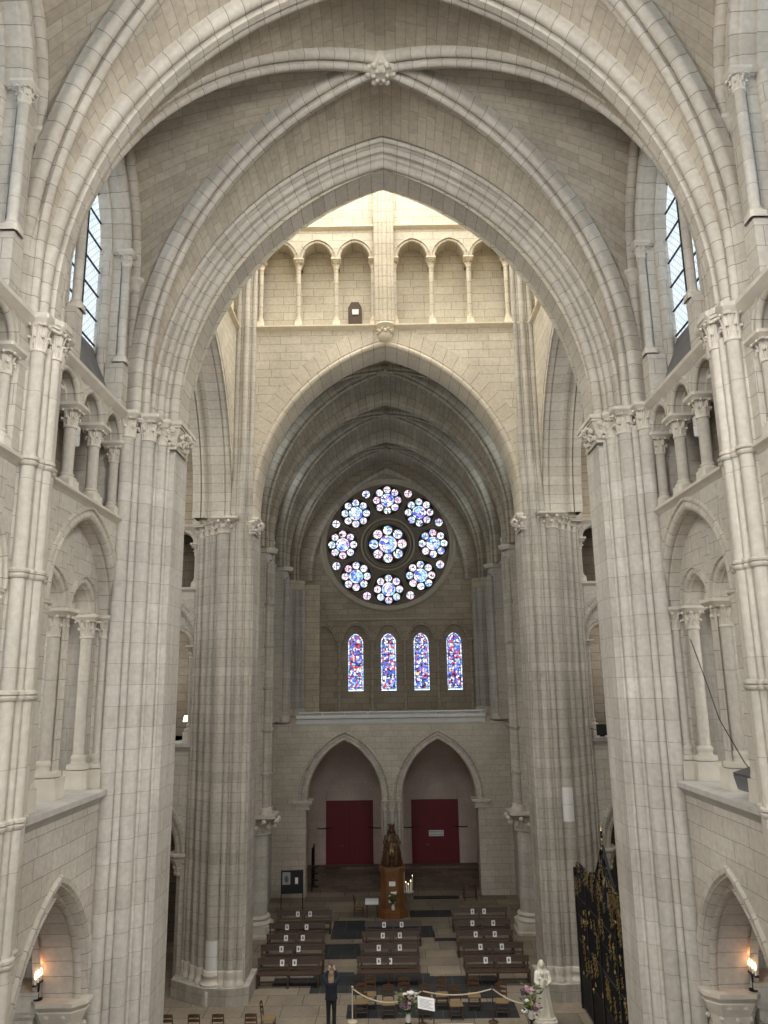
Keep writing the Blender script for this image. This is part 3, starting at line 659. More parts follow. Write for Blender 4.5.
def wall_pier(sx, yc, label, bands, stone='shaft_stone', ground=0.0, far=False):
    T = tag(empty('wall_shafts', (sx*5.7, yc, ground)), label, 'pier', kind='structure')
    sh = [(-5.55, yc-.36, .12, 1, None), (-5.475, yc-.17, .085, 0, 16.35), (-5.43, yc, .12, 1, None), (-5.475, yc+.17, .085, 0, 16.35), (-5.55, yc+.36, .12, 1, None)]
    off = -.1 if far else -.5
    fx = lambda l: [(-sx*(a[0]+off), *a[1:]) for a in l]
    m = MB(); m.prism(fx([(-7.3, yc-.52), (-5.62, yc-.42), (-5.52, yc-.2), (-5.47, yc), (-5.52, yc+.2), (-5.62, yc+.42), (-7.3, yc+.52)]), ground, SPR); m.build('core', 'ashlar', T)
    shaft_cluster(T, fx(sh), ground, 16.2, SPR, base=.5 if ground < 1 else .3, mat='monolith_shaft' if not far else 'far_shaft', bands=bands)
    m = MB()
    for o, z0, z1 in ((.04, 16.66, 16.72), (.08, 16.72, 16.78), (.11, 16.78, 16.89)):
        m.prism(fx([(-6.1, yc-.52-o), (-5.62, yc-.5-o), (-5.4+o*.4, yc-.36-o*.4), (-5.3+o, yc-.12), (-5.3+o, yc+.12), (-5.4+o*.4, yc+.36+o*.4), (-5.62, yc+.5+o), (-6.1, yc+.52+o)]), z0, z1)
    m.build('impost', 'moulding_stone', T)
    return T
BANDS = [2.3, 4.4, 6.45, 8.45, 10.4, 12.35, 14.25]
for s in (-1, 1):
    sw = side_word[s]
    wall_pier(s, 12.8, 'banded triple wall shafts close on the %s, under a leafy capital' % sw, BANDS)
    wall_pier(s, 6.2, 'banded wall shafts outside the photo on the %s' % sw, BANDS) if False else None
    T = wall_pier(s, 36.4, 'banded wall shafts above a round column, halfway along the far arm on the %s' % sw, [6.6, 8.5, 10.4, 12.3, 14.2], ground=4.9, far=True)
    # the round column that carries them
    t = tag(empty('round_column', (s*5.95, 36.4, 0)), 'stout round column with a leafy capital beside the %s block of benches' % sw, 'column', kind='thing')
    mm = MB(); mm.lathe([(.46, .8), (.46, 2.2), (.455, 3.4), (.45, 4.1)], (0, 0, 0), 20); put('shaft', mm.mesh('shaft', 'shaft_stone'), t)
    put('base', base_mesh(.46, .82, .66), t); c = put('capital', capital_mesh(.46, .85, .75), t, (0, 0, 4.08)); put('abacus', abacus_mesh(.80, .28), c, (0, 0, .57))
    # shafts against the far wall
    wall_pier(s, 42.4, 'wall shafts at the mouth of the far porch on the %s' % sw, [14.2], ground=8.6, far=True)
    T = tag(empty('corner_shafts', (s*5.4, 47.9, 8.7)), 'cluster of shafts in the %s corner beside the rose wall' % sw, 'pier', kind='structure')
    sh = [(-s*a, b, r_, c_, z_) for a, b, r_, c_, z_ in ((-6.05, 47.2, .15, 1, None), (-5.86, 47.42, .08, 0, 16.3), (-5.68, 47.5, .18, 1, None), (-5.5, 47.68, .08, 0, 16.3), (-5.33, 47.75, .15, 1, None))]
    m = MB(); m.prism([(-s*a, b) for a, b in ((-6.3, 47.2), (-6.0, 47.3), (-5.7, 47.62), (-5.25, 47.85), (-5.2, 48.5), (-6.3, 48.5))], 8.7, SPR); m.build('core', 'old_ashlar', T)
    shaft_cluster(T, sh, 8.7, 16.25, SPR, base=.4, mat='far_shaft')

# ------------------------------------------------------------------ high vaults
def half_curve(p0, p1, zs, rise, a=0, stilt=0, n=16):
    """half pointed arch from springing p0 (x,y) to the crown over p1"""
    L = math.dist(p0, p1); pts = arcpts(L, rise-stilt, a, n); out = []
    if stilt: out += [(p0[0], p0[1], zs+stilt*k/4) for k in range(4)]
    for x, z in pts:
        f = 1+x/L; out.append((p0[0]+(p1[0]-p0[0])*f, p0[1]+(p1[1]-p0[1])*f, zs+stilt+z))
    return out
def resample(c, n):
    L = [0]
    for a, b in zip(c, c[1:]): L.append(L[-1]+math.dist(a, b))
    out = []; j = 0
    for i in range(n+1):
        t = L[-1]*i/n
        while j < len(L)-2 and L[j+1] < t: j += 1
        f = (t-L[j])/max(1e-9, L[j+1]-L[j]); f = min(1, max(0, f)); out.append(tuple(c[j][k]+(c[j+1][k]-c[j][k])*f for k in range(3)))
    return out, L[-1]
RIB = [(.46, .26), (.30, .27)]+roll(.22, .17, .115, 80, 250, 6)+[(.12, .07)]+roll(.085, 0, .095, 110, 250, 6)+[(.12, -.07)]+[(a, -b) for a, b in reversed(roll(.22, .17, .115, 80, 250, 6))]+[(.30, -.27), (.46, -.26)]
BIG = [(1.4, .34), (.45, .35), (.38, .35)]+roll(.25, .23, .13, 60, 260, 7)+[(.13, .09), (.085, .07), (.085, -.07), (.13, -.09)]+[(a, -b) for a, b in reversed(roll(.25, .23, .13, 60, 260, 7))]+[(.38, -.35), (.45, -.35), (1.4, -.34)]
def vault(x0, y0, y1, label, mp=lambda x, y, z: (x, y, z), webm='web_stone', ribm='voussoir', form=True, rise=7.72, trise=7.3, hw=None, keyst=True, capm='carved_stone', a0=None, a1=None, co=.38):
    V = tag(empty('ceiling'), label, 'vault', kind='structure')
    yc = (y0+y1)/2; n = 18; a = x0
    m = MB(); boss = (0, yc, SPR+rise)
    for sy, ya in ((-1, y0), (1, y1)):
        a = (a0 or x0) if sy < 0 else (a1 or x0)
        for sx in (-1, 1):
            crn = (sx*(a-.1), ya-sy*(co-.03))
            D = half_curve(crn, (0, yc), SPR, rise+.3, stilt=.9)
            Tc = half_curve((sx*(a-.05), ya), (0, ya), SPR, trise+.62, stilt=.3)
            Fc = half_curve((sx*(x0+.42), ya-sy*.28), (sx*(x0+.42), yc), SPR, 7.45, stilt=3.6)
            Dr, Ld = resample(D, n)
            for E_, k in ((Tc, 1), (Fc, 2)):
                Er, Le = resample(E_, n); nn = 6
                for i in range(n):
                    for j in range(nn):
                        def pt(ii, jj):
                            f = jj/nn; p = [Er[ii][q]+(Dr[ii][q]-Er[ii][q])*f for q in range(3)]
                            p[2] += .18*4*f*(1-f)*(ii/n); return p
                        q = [pt(i, j), pt(i, j+1), pt(i+1, j+1), pt(i+1, j)]
                        o_ = 0 if k == 1 else 50
                        d0, d1 = math.dist(Er[i], Dr[i]), math.dist(Er[i+1], Dr[i+1])
                        uvs = ((d0*j/nn+o_, Le*i/n), (d0*(j+1)/nn+o_, Le*i/n), (d1*(j+1)/nn+o_, Le*(i+1)/n), (d1*j/nn+o_, Le*(i+1)/n))
                        m.face([mp(*p) for p in q], uvs, True)
    m.build('web', webm, V)
    for sx, sy in ((-1, -1), (1, -1), (1, 1), (-1, 1)):
        ya = y0 if sy < 0 else y1; a = (a0 or x0) if sy < 0 else (a1 or x0); c0 = Vector((sx*(a-.12), ya-sy*co)); c1 = Vector((0, yc)); dv = (c1-c0); L = dv.length; dv.normalize(); nv = Vector((-dv.y, dv.x))
        m = MB(); arch_sweep(m, L, rise-.9, RIB, lambda x, b, z: mp(c0.x+dv.x*(x+L)+nv.x*b, c0.y+dv.y*(x+L)+nv.y*b, SPR+.9+z), 20, stilt=.9, side=-1)
        m.build('diagonal_rib', ribm, V)
        if form:
            m = MB(); xx = sx*(x0+.38)
            m.tube([mp(*p) for p in half_curve((xx, ya-sy*.26), (xx, yc), SPR, 7.3, stilt=3.6, n=12)], .125, 10); m.build('wall_rib', ribm, V)
            m = MB(); zz = SPR+3.6; q = mp(xx, ya-sy*.26, zz); m.lathe([(.13, -.3), (.15, -.27), (.14, -.24), (.18, -.1), (.24, -.05), (.24, .03), (.13, .04)], q, 12); m.build('wall_rib_capital', capm, V)
    if keyst:
        m = MB(); m.lathe([(.12, -.12), (.26, -.08), (.32, 0), (.34, .14), (.30, .4)], mp(0, yc, SPR+rise+.05), 14)
        for k in range(12):
            an = 2*PI*k/12; rr = .3; q = mp(rr*math.cos(an), yc+rr*math.sin(an), SPR+rise+.0+.05*(k % 2)); m.ball(q, .085, 6, 4)
        for k in range(6):
            an = 2*PI*k/6; q = mp(.16*math.cos(an), yc+.16*math.sin(an), SPR+rise-.06); m.ball(q, .06, 6, 4)
        m.build('keystone', capm, V)
    return V
def cross_arch(yf, half, rise, prof, V, name, mat, mp=lambda x, y, z: (x, y, z), stilt=0.3):
    m = MB(); arch_sweep(m, half, rise-stilt, prof, lambda x, b, z: mp(x, yf+b, SPR+stilt+z), 26, stilt=stilt); m.build(name, mat, V)
V1 = vault(5.9, 7.8, 12.55, 'ribbed vault compartment overhead at the top corners of the photo', a0=6.2, a1=6.2, co=.25)
V0 = vault(5.9, 1.6, 7.1, 'ribbed vault compartment above the viewer, outside the photo')
cross_arch(7.45, 5.85, 7.5, BIG, V0, 'transverse_arch', 'voussoir')
for s in (-1, 1): wall_pier(s, 7.45, 'banded wall shafts beside the viewer on the %s, outside the photo' % side_word[s], BANDS)
V2 = vault(5.85, 13.13, 17.85, 'ribbed vault with a carved boss, directly before the crossing arch', a0=6.22, co=.3)
cross_arch(12.8, 5.87, 7.5, BIG, V2, 'transverse_arch', 'voussoir')
# the near crossing arch: three stepped moulded orders
ORD = [(0, 1.05), (0, .26), (.03, .24)]+roll(.10, .11, .115, 140, 330, 8)+[(.215, .08), (.24, .03), (.30, .02), (.315, -.04)]+roll(.385, -.10, .085, 140, 330, 8)+[(.47, -.13), (.49, -.2)]+roll(.55, -.25, .07, 140, 330, 6)+[(.62, -.28), (1.3, -.29)]
LW = tag(empty('wall_lantern', (0, 0, 0)), 'walls of the lantern tower over the crossing with blind arcading', 'wall', kind='structure')
cross_arch(18.2, 5.22, 7.3, ORD, V2, 'crossing_arch', 'voussoir')
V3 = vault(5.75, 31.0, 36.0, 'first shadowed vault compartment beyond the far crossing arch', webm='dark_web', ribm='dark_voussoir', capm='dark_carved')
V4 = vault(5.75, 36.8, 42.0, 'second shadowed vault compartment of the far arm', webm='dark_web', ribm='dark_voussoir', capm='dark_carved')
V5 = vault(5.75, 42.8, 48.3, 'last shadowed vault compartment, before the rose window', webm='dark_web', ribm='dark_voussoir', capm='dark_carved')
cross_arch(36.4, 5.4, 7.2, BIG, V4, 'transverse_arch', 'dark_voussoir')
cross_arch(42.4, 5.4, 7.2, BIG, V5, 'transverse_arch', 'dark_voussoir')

# lantern: four walls over the crossing arches, corner shafts run up in the piers
def PN(u, d, z): return (u, 29.15+d, z)
def PS(u, d, z): return (-u, 19.3-d, z)
def PWt(u, d, z): return (-6.05-d, CY+u, z)
def PEt(u, d, z): return (6.05+d, CY-u, z)
m = MB()
for P, hw, half, rs in ((PN, 6.05, 5.3, 7.25), (PS, 6.05, 5.22, 7.3), (PWt, 4.8, 4.7, 6.35), (PEt, 4.8, 4.7, 6.35)):
    panel(m, -hw, hw, SPR, 24.8, [(0, half, rs, SPR, SPR)], 0, P, 24)
    panel(m, -hw-1.2, hw+1.2, SPR, 24.8, [(0, half, rs, SPR, SPR)], 1.45 if P is not PS else .9, P, 24)
    panel(m, -hw-.9, hw+.9, 24.8, 29.4, [], .75, P)              # back of the blind arcade
    panel(m, -hw, hw, 29.3, 36.5, [], 0.05, P)
m.build('masonry', 'lantern_ashlar', LW)
ORDN = [(0, 1.45), (0, .2), (.03, .16)]+roll(.12, .06, .12, 150, 330, 7)+[(.25, -.02), (.29, -.02), (.30, 0)]
ORDW = [(-.02, 1.5), (-.02, 1.2)]+roll(.09, 1.08, .11, 100, 250, 6)+[(.10, .93), (.10, .78), (.03, .74), (0, .7), (0, .28), (.05, .26)]+roll(.12, .12, .12, 150, 330, 7)+[(.25, -.02), (.29, -.02), (.30, 0)]
for P, half, rs in ((PN, 5.16, 7.1), (PWt, 4.62, 6.25), (PEt, 4.62, 6.25)):
    m = MB(); arch_sweep(m, half, rs-.3, ORDN if P is PN else ORDW, lambda x, b, z: P(x, b, SPR+.3+z), 24, stilt=.3); m.build('crossing_arch', 'voussoir' if P is not PN else 'lantern_shaft', LW)
    m = MB(); arch_sweep(m, half+.3, rs-.3+.3, [(0, -.012), (.62, -.012)], lambda x, b, z: P(x, b, SPR+.3+z), 24, stilt=.3); m.build('voussoir_ring', 'lantern_shaft', LW)
m = MB()
for P, hw in ((PN, 6.05), (PWt, 4.8), (PEt, 4.8)):
    strip(m, [(0, 24.68), (-.06, 24.74), (-.14, 24.82), (-.14, 24.88), (0, 24.92), (.75, 24.92)], -hw, hw, P)
    strip(m, [(.05, 29.25), (-.02, 29.3), (-.1, 29.38), (-.1, 29.44), (.05, 29.5)], -hw, hw, P)
m.build('string_course', 'lantern_carved', LW)
ARX = [-4.35, -2.78, -1.21, 1.21, 2.78, 4.35]
for P in (PN, PWt, PEt):
    sc_ = 1.0 if P is PN else .82
    m = MB(); hw = 6.05 if P is PN else 4.8
    ops = [(x*sc_, .66*sc_, .78, 27.75, 27.95) for x in ARX]
    panel(m, -hw, hw, 27.75, 29.3, ops, 0.02, P, 10)
    for x in ARX: 
        for s in (-1, 1): m.face([P(x*sc_+s*.66*sc_, .02, 27.75), P(x*sc_+s*.9*sc_, .02, 27.75), P(x*sc_+s*.9*sc_, .75, 27.75), P(x*sc_+s*.66*sc_, .75, 27.75)])
    m.build('arcade_masonry', 'lantern_ashlar', LW)
    m = MB()
    for x in ARX: arch_sweep(m, .66*sc_, .78, [(.15, .02), (.14, -.03), (.09, -.03), (.08, .02)]+roll(0.01, .06, .06, 300, 130, 5)+[(-.04, .12), (-.04, .3), (0, .3), (0, .75)], lambda u, b, z: P(x*sc_+u, b, 27.95+z), 10)
    m.build('blind_arch', 'lantern_shaft', LW)
    cols = [-5.13, -3.565, -1.995, -.43, .43, 1.995, 3.565, 5.13]
    for i, x in enumerate(cols):
        q = P(x*sc_, .16, 25)
        if P is PN:
            lab = ['outermost left', 'second from the left', 'third from the left', 'just left of the central shafts', 'just right of the central shafts', 'third from the right', 'second from the right', 'outermost right'][i]
            column('arcade_column', q[0], q[1], 24.92, 27.97, .1, caph=.46, ab=.21, baseh=.42, pl=.155, label='small column of the sunlit lantern arcade, '+lab, mats=('lantern_shaft', 'lantern_carved', 'lantern_carved'))
        else: column('arcade_column', q[0], q[1], 24.92, 27.97, .1, caph=.46, ab=.21, baseh=.42, pl=.155, parent=LW, mats=('lantern_shaft', 'lantern_carved', 'lantern_carved'))
T = tag(empty('hanging_shafts', (0, 29.1, 24.2)), 'bundle of shafts rising up the middle of the lantern wall from a carved corbel', 'shafts', kind='structure')
for x, r_ in ((-.3, .1), (-.13, .1), (.04, .12), (.22, .1), (.36, .08)):
    m = MB(); m.lathe([(r_, 24.75), (r_, 28), (r_, 33.5)], (x, 29.04, 0), 12); m.build('shaft', 'lantern_shaft', T)
m = MB(); m.lathe([(.1, -.62), (.22, -.55), (.30, -.38), (.26, -.2), (.4, -.05), (.44, .05), (.40, .1)], (0.03, 29.12, 24.75), 14)
for k in range(9): m.ball((.03+.3*math.cos(PI+PI*k/8), 29.1-.28*math.sin(PI*k/8), 24.5+.08*(k % 2)), .08, 6, 4)
m.build('corbel', 'lantern_carved', T)
# little door in the lantern arcade
m = MB(); m.prism([(x, z) for x, z in ((-1.52, 24.95), (-.95, 24.95), (-.95, 26.05), (-1.08, 26.3), (-1.39, 26.3), (-1.52, 26.05))], 0, .06, lambda x, z, y: (x, 29.84+y, z))
D = tag(m.build('door_3', 'dark_wood'), 'small dark doorway in the blind arcade of the lantern', 'door', kind='structure')
m = MB(); m.box((-1.35, 29.8, 25.72), (-1.08, 29.835, 25.95)); tag(m.build('paper_sign', 'paper'), 'white paper fixed to the little dark lantern door', 'sign')

# nave and choir, seen slanting through the side crossing arches
for s, nm in ((-1, 'nave'), (1, 'choir')):
    W = tag(empty('wall_'+nm), 'far wall of the %s, seen obliquely through the %s crossing arch' % (nm, side_word[s]), 'wall', kind='structure')
    P = (lambda u, d, z: (-(9.55+u), 30.3+d, lev(z))) if s < 0 else (lambda u, d, z: (9.55+u, 30.3+d, lev(z)))
    bay(W, nm, P, -2.3, 2.9, things=None, clere=False, go=-.3); m = MB(); panel(m, -2.3, 2.9, 16.7, 26, [], .1, P); m.build('upper_masonry', 'old_ashlar', W)
    Q = (lambda x, y, z: (-(y-CY), CY+x, z)) if s < 0 else (lambda x, y, z: (y-CY, CY+x, z))
    vault(5.55, CY+7.2, CY+12.2, 'ribbed vault of the %s glimpsed through the %s crossing arch' % (nm, side_word[s]), mp=Q)
    # end of the modelled stretch
    m = MB()
    if s < 0: m.box((-13.2, 17, 0), (-12.6, 31, 26)); m.build('masonry', 'shaded_stone', W)
    else: m.box((12.6, 17, 0), (13.2, 31, 26)); m.build('masonry', 'shaded_stone', W)
    m = MB()   # south side of the same bay
    for z0, z1 in ((0, 26), ): m.box((s*7.0, 18.2, z0), (s*13, 18.6, z1)); m.build('masonry', 'ashlar', W)

m = MB()
m.box((-7.4, -6.5, 26.2), (7.4, 18.9, 26.6)); m.box((-7.4, 30.8, 26.2), (7.4, 49.5, 26.6)); m.box((-13.2, 18, 26.2), (-7.2, 31.6, 26.6)); m.box((7.2, 18, 26.2), (13.2, 31.6, 26.6))
tag(m.build('sky_blocker', 'dark_wood'), 'roof slabs, unseen, added above the vaults to block sky light', 'sky_blocker', kind='structure')  # unseen slabs added over the arms to keep sky light from leaking in
# the end wall behind the viewer, open above for its great window
S_ = tag(empty('wall_front'), 'end wall behind the viewer with its tall window opening', 'wall', kind='structure')
m = MB(); panel(m, -7.4, 7.4, 0, 26.4, [(0, 5.6, 6.0, 6.0, 18.0)], 0, lambda u, d, z: (u, -6.3+d, z)); 
for s in (-1, 1): m.box((s*6.4, -6.3, 0), (s*6.6, 7.1, 26.4))
m.build('masonry', 'ashlar', S_)
for s in (-1, 1):
    m = MB(); m.box((s*6.25, 42.25, 0), (s*11.9, 42.5, 14.4)); m.build('aisle_end', 'shaded_stone', B0[s])

# ------------------------------------------------------------------ far wall: porch arches, lancets, rose
B = tag(empty('wall_back'), 'far end wall with twin porch arches, four lancets and the rose window', 'wall', kind='structure')
def PF(u, d, z): return (u, 42.2+d, z)
def PB(u, d, z): return (u, 48.35+d, z)
m = MB(); ax, ah = 2.46, 2.0
panel(m, -6.2, 6.2, 0, 8.5, [(-ax, ah, 3.05, 0, 4.62), (ax, ah, 3.05, 0, 4.62)], 0, PF, 16)
m.build('porch_masonry', 'porch_ashlar', B)
m = MB()
for s in (-1, 1): jambs(m, s*ax, ah, 0, 4.62, 0, .9, PF)
m.box((-.6, 43.1, 0), (.6, 43.2, 5)); m.box((-6.2, 42.5, 8.25), (6.2, 48.4, 8.75))
for s in (-1, 1): m.box((s*5.0, 42.7, 0), (s*5.2, 49.2, 8.3))
m.build('porch_sides', 'portal_plaster', B)
m = MB()
for s in (-1, 1): arch_sweep(m, ah, 3.05, [(.42, 0), (.4, -.06), (.33, -.07), (.31, -.01), (.29, 0)]+roll(.2, .04, .08, 330, 150, 5)+[(.1, .08)]+roll(0.02, .14, .09, 330, 150, 6)+[(-.06, .25), (-.06, .9)], lambda x, b, z: PF(s*ax+x, b, 4.62+z), 18)
m.build('porch_arch', 'voussoir', B)
# jamb capitals and the middle columns
m = MB()
for x in (-4.62, 4.62):
    for o, z0, z1 in ((.06, 4.2, 4.3), (.0, 4.3, 4.34), (.05, 4.34, 4.48), (.16, 4.48, 4.54), (.2, 4.54, 4.64)): m.box((x-.3-o, 42.13-o, z0), (x+.3+o, 43.1, z1))
    for k in range(10): m.ball((x-.3+.6*k/9, 42.1, 4.4+.05*(k % 2)), .06, 6, 4)
m.build('jamb_capital', 'carved_stone', B)
for x, lab in ((-.36, 'left'), (0.0, 'middle'), (.36, 'right')):
    column('porch_column', x, 42.12 if x else 41.8, 0, 4.64, .11 if x else .14, caph=.5, ab=.17, baseh=.4, pl=.16, label='%s column of the three between the red doors, behind the brown statue' % lab, mats=('shaft_stone', 'carved_stone', 'moulding_stone'))
# tribune edge
m = MB(); strip(m, [(0, 8.42), (-.05, 8.5), (-.05, 8.7), (-.22, 8.76), (-.22, 8.92), (0, 8.94), (6.1, 8.8)], -5.0, 5.0, PF); m.build('tribune_ledge', 'pale_ledge', B)
m = MB(); m.tube([(-4.85, 42.0, 9.06), (4.85, 42.0, 9.06)], .035, 8)
for k in range(9): m.tube([(-4.8+1.2*k, 42.02, 8.9), (-4.8+1.2*k, 42.0, 9.06)], .03, 6)
tag(m.build('handrail', 'white_paint'), 'white rail pipe running along the tribune edge under the lancets', 'rail')
# back wall of the porch with blind pointed arches over the doors
PD = lambda u, d, z: (u, 48.9+d, z)
m = MB(); dx, dh = 2.55, 1.42
panel(m, -5.2, 5.2, 0, 8.2, [(-dx, dh, 1.75, 0, 3.7), (dx, dh, 1.75, 0, 3.7)], 0, PD)
panel(m, -5.2, 5.2, 0, 8.2, [], .22, PD)
for s in (-1, 1): jambs(m, s*dx, dh, 0, 3.7, 0, .22, PD); arch_sweep(m, dh, 1.75, [(0, 0), (0, .22)], lambda x, b, z: PD(s*dx+x, b, 3.7+z), 12)
m.build('porch_back', 'portal_plaster', B)
for k, s in ((1, -1), (2, 1)):
    m = MB(); m.m = 0
    for j in range(10):
        x0 = s*dx-dh+.02+j*(2*dh-.04)/10; x1 = x0+(2*dh-.04)/10; g = .02 if j == 4 else .008
        m.m = 0; m.box((x0, 48.93+.0, .12), (x1-g, 49.0, 3.68)); m.m = 1; m.box((x1-g, 48.95, .12), (x1, 49.0, 3.68))
    m.m = 0
    for z in (.3, 1.9, 3.5): m.box((s*dx-dh+.02, 48.915, z-.07), (s*dx+dh-.02, 48.94, z+.07))
    d_ = m.build('door_%d' % k, ['red_door', 'dark_gap']); tag(d_, ('plain dark red double door on the left of the porch', 'dark red double door on the right of the porch, with a white notice')[k-1], 'door', kind='structure')
    m = MB(); m.tube([(s*dx-.55, 48.9, 1.15), (s*dx-.4, 48.9, 1.15)], .04, 8); m.build('lock', 'grey_metal', d_)
    for e in (-1, 1):
        m = MB(); m.tube([(s*dx+e*(dh-.35), 48.9, 2.15), (s*dx+e*(dh+.35), 48.82, 2.12), (s*dx+e*(dh+.5), 48.78, 2.18)], .035, 6); m.build('hinge_bar', 'black_iron', d_)
m = MB(); m.box((2.17, 48.88, 1.62), (3.05, 48.91, 1.95)); S = tag(m.build('door_notice', 'paper'), 'white notice with dark lettering on the right red door', 'sign')
for zz, hh in ((1.85, .075), (1.70, .085)):
    m = MB()
    x = 2.22
    rng = random.Random(int(zz*100))
    while x < 2.98:
        wl = rng.uniform(.03, .06); m.box((x, 48.872, zz-hh/2), (x+.014, 48.88, zz+hh/2)); m.box((x, 48.872, zz+hh/2-.015 if rng.random() < .5 else zz-.008), (x+wl, 48.88, zz+hh/2 if rng.random() < .5 else zz+.008)); x += wl+.02
    m.build('lettering', 'ink', S)


# the wall over the tribune
m = MB()
LX = [-2.12, -.07, 1.98, 4.03]; LH = .47
panel(m, -6.1, 6.1, 8.5, 15.2, [(x, LH, .6, 10.1, 13.0) for x in LX], .32, PB, 10)
for x in LX:
    jambs(m, x, LH, 10.1, 13.0, .32, .75, PB); arch_sweep(m, LH, .6, [(0, .32), (0, .75)], lambda u, b, z: PB(x+u, b, 13.0+z), 10)
    m.face([PB(x-LH, .32, 9.5), PB(x+LH, .32, 9.5), PB(x+LH, .75, 10.05), PB(x-LH, .75, 10.05)])
AX = [-4.17, -2.12, -.07, 1.98, 4.03]
panel(m, -6.1, 6.1, 13.1, 14.35, [(x, .80, .95, 13.1, 13.2) for x in AX], 0, PB, 10)
for x in [-5.195]+[a+1.025 for a in AX]: m.face([PB(x-.23, 0, 13.1), PB(x+.23, 0, 13.1), PB(x+.23, .32, 13.1), PB(x-.23, .32, 13.1)])
# the wall around the rose, closed up to its frame
RC = (0.0, 19.25); RR = 3.98
N = 48
sq = []
for k in range(N):
    a = 2*PI*k/N; c, s_ = math.cos(a), math.sin(a); f = min(6.1/max(abs(c), 1e-6), (7.0 if s_ > 0 else RC[1]-14.35)/max(abs(s_), 1e-6)); sq.append((RC[0]+c*f, RC[1]+s_*f))
for k in range(N):
    a, b = 2*PI*k/N, 2*PI*(k+1)/N
    q = [(RC[0]+(RR+.3)*math.cos(a), RC[1]+(RR+.3)*math.sin(a)), sq[k], sq[(k+1) % N], (RC[0]+(RR+.3)*math.cos(b), RC[1]+(RR+.3)*math.sin(b))]
    m.face([PB(x, 0, z) for x, z in q], q)
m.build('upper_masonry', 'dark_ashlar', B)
m = MB()
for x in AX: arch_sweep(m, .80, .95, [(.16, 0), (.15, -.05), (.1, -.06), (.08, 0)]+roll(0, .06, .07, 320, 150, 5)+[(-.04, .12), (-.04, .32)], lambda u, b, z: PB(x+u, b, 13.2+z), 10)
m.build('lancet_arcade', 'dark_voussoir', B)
for i, x in enumerate([-5.1]+[a+1.025 for a in AX]):
    column('respond_column', x, 48.42, 8.6, 13.22, .085, caph=.4, ab=.2, baseh=.6, pl=.2, parent=B, mats=('dark_voussoir', 'dark_carved', 'dark_carved'))
m = MB(); strip(m, [(0, 14.33), (-.04, 14.36), (-.1, 14.42), (-.1, 14.48), (0, 14.52)], -4.9, 5.0, PB); m.build('string_course', 'dark_carved', B)
m = MB(); m.box((-5.25, 47.85, 8.6), (-4.3, 48.35, 16.6)); m.build('left_buttress', 'old_ashlar', B)
m = MB(); arch_sweep(m, 4.75, 7.0, [(.5, .0), (.3, -.2)]+roll(.18, -.22, .13, 330, 150, 6)+[(.05, -.1), (0, 0)], lambda x, b, z: PB(x, b, SPR+z), 24); m.build('wall_arch', 'dark_voussoir', B)
# lancet windows
for i, x in enumerate(LX):
    m = MB()
    def shape(g): p = fullarch(LH-g, .6-g*.7, 0, 8); return [(x-LH+g, 10.12+g)]+[(x+u, 13.0+z) for u, z in p]+[(x+LH-g, 10.12+g)]
    o_, n_ = shape(.0), shape(.09)
    m.m = 1; m.face([PB(u, .60, z) for u, z in o_]); m.m = 0; m.face([PB(u, .592, z) for u, z in n_]); m.m = 2
    for k in range(5): m.box((x-LH, 48.35+.56, 10.3+k*.66), (x+LH, 48.35+.585, 10.3+k*.66+.035))
    m.box((x-.015, 48.35+.56, 10.1), (x+.015, 48.35+.585, 13.4))
    for a, b in zip(n_, n_[1:]+n_[:1]): m.tube([PB(a[0], .585, a[1]), PB(b[0], .585, b[1])], .018, 5, cap=False)
    tag(m.build('window_%d' % (20+i), ['lancet_glass', 'lancet_border_glass', 'lead_came']), ('leftmost', 'second from left', 'third from left', 'rightmost')[i]+' of the four blue and red stained glass lancets', 'window', kind='structure')

# rose window: stone plate with nine flower openings and eight small rounds
Rw = tag(empty('window_30', (0, 48.35, RC[1])), 'round rose window of stained glass flowers in dark stone', 'window', kind='structure')
m = MB()
def ringface(m, c, r0, r1, y0, y1, n=48): m.grid([[(c[0]+r0*math.cos(2*PI*k/n), y0, c[1]+r0*math.sin(2*PI*k/n)) for k in range(n)], [(c[0]+r1*math.cos(2*PI*k/n), y1, c[1]+r1*math.sin(2*PI*k/n)) for k in range(n)]], closed=True)
prf = [(RR+.36, 48.35), (RR+.34, 48.25), (RR+.25, 48.2), (RR+.16, 48.25), (RR+.12, 48.33), (RR+.04, 48.36), (RR-.02, 48.45), (RR-.02, 48.62)]
for (ra, ya), (rb, yb) in zip(prf, prf[1:]): ringface(m, RC, ra, rb, ya, yb)
m.build('outer_frame', 'dark_carved', Rw)
m = MB(); ringface(m, RC, .01, RR, 48.66, 48.66); m.build('plate', 'rose_stone', Rw)
m = MB()
for ra, rb in ((1.62, 1.75), (1.42, 1.5)):
    for (p0, y0), (p1, y1) in zip(((ra, 48.65), (ra+.02, 48.58), ((ra+rb)/2, 48.54), (rb-.02, 48.58)), ((ra+.02, 48.58), ((ra+rb)/2, 48.54), (rb-.02, 48.58), (rb, 48.65))): ringface(m, RC, p0, p1, y0, y1)
m.build('inner_ring', 'dark_carved', Rw)
def disc(m, c, r, y, n=18): m.face([(c[0]+r*math.cos(2*PI*k/n), y, c[1]+r*math.sin(2*PI*k/n)) for k in range(n)])
def torus(m, c, r, t, y, n=20): 
    m.grid([[(c[0]+(r+t*math.cos(b))*math.cos(2*PI*k/n), y-t*math.sin(b), c[1]+(r+t*math.cos(b))*math.sin(2*PI*k/n)) for k in range(n)] for b in (0, PI/4, PI/2, 3*PI/4, PI)], closed=True)
flowers = [((RC[0], RC[1]), 1.13)] + [((RC[0]+2.9*math.cos(R(90+45*k)), RC[1]+2.9*math.sin(R(90+45*k))), .87) for k in range(8)]
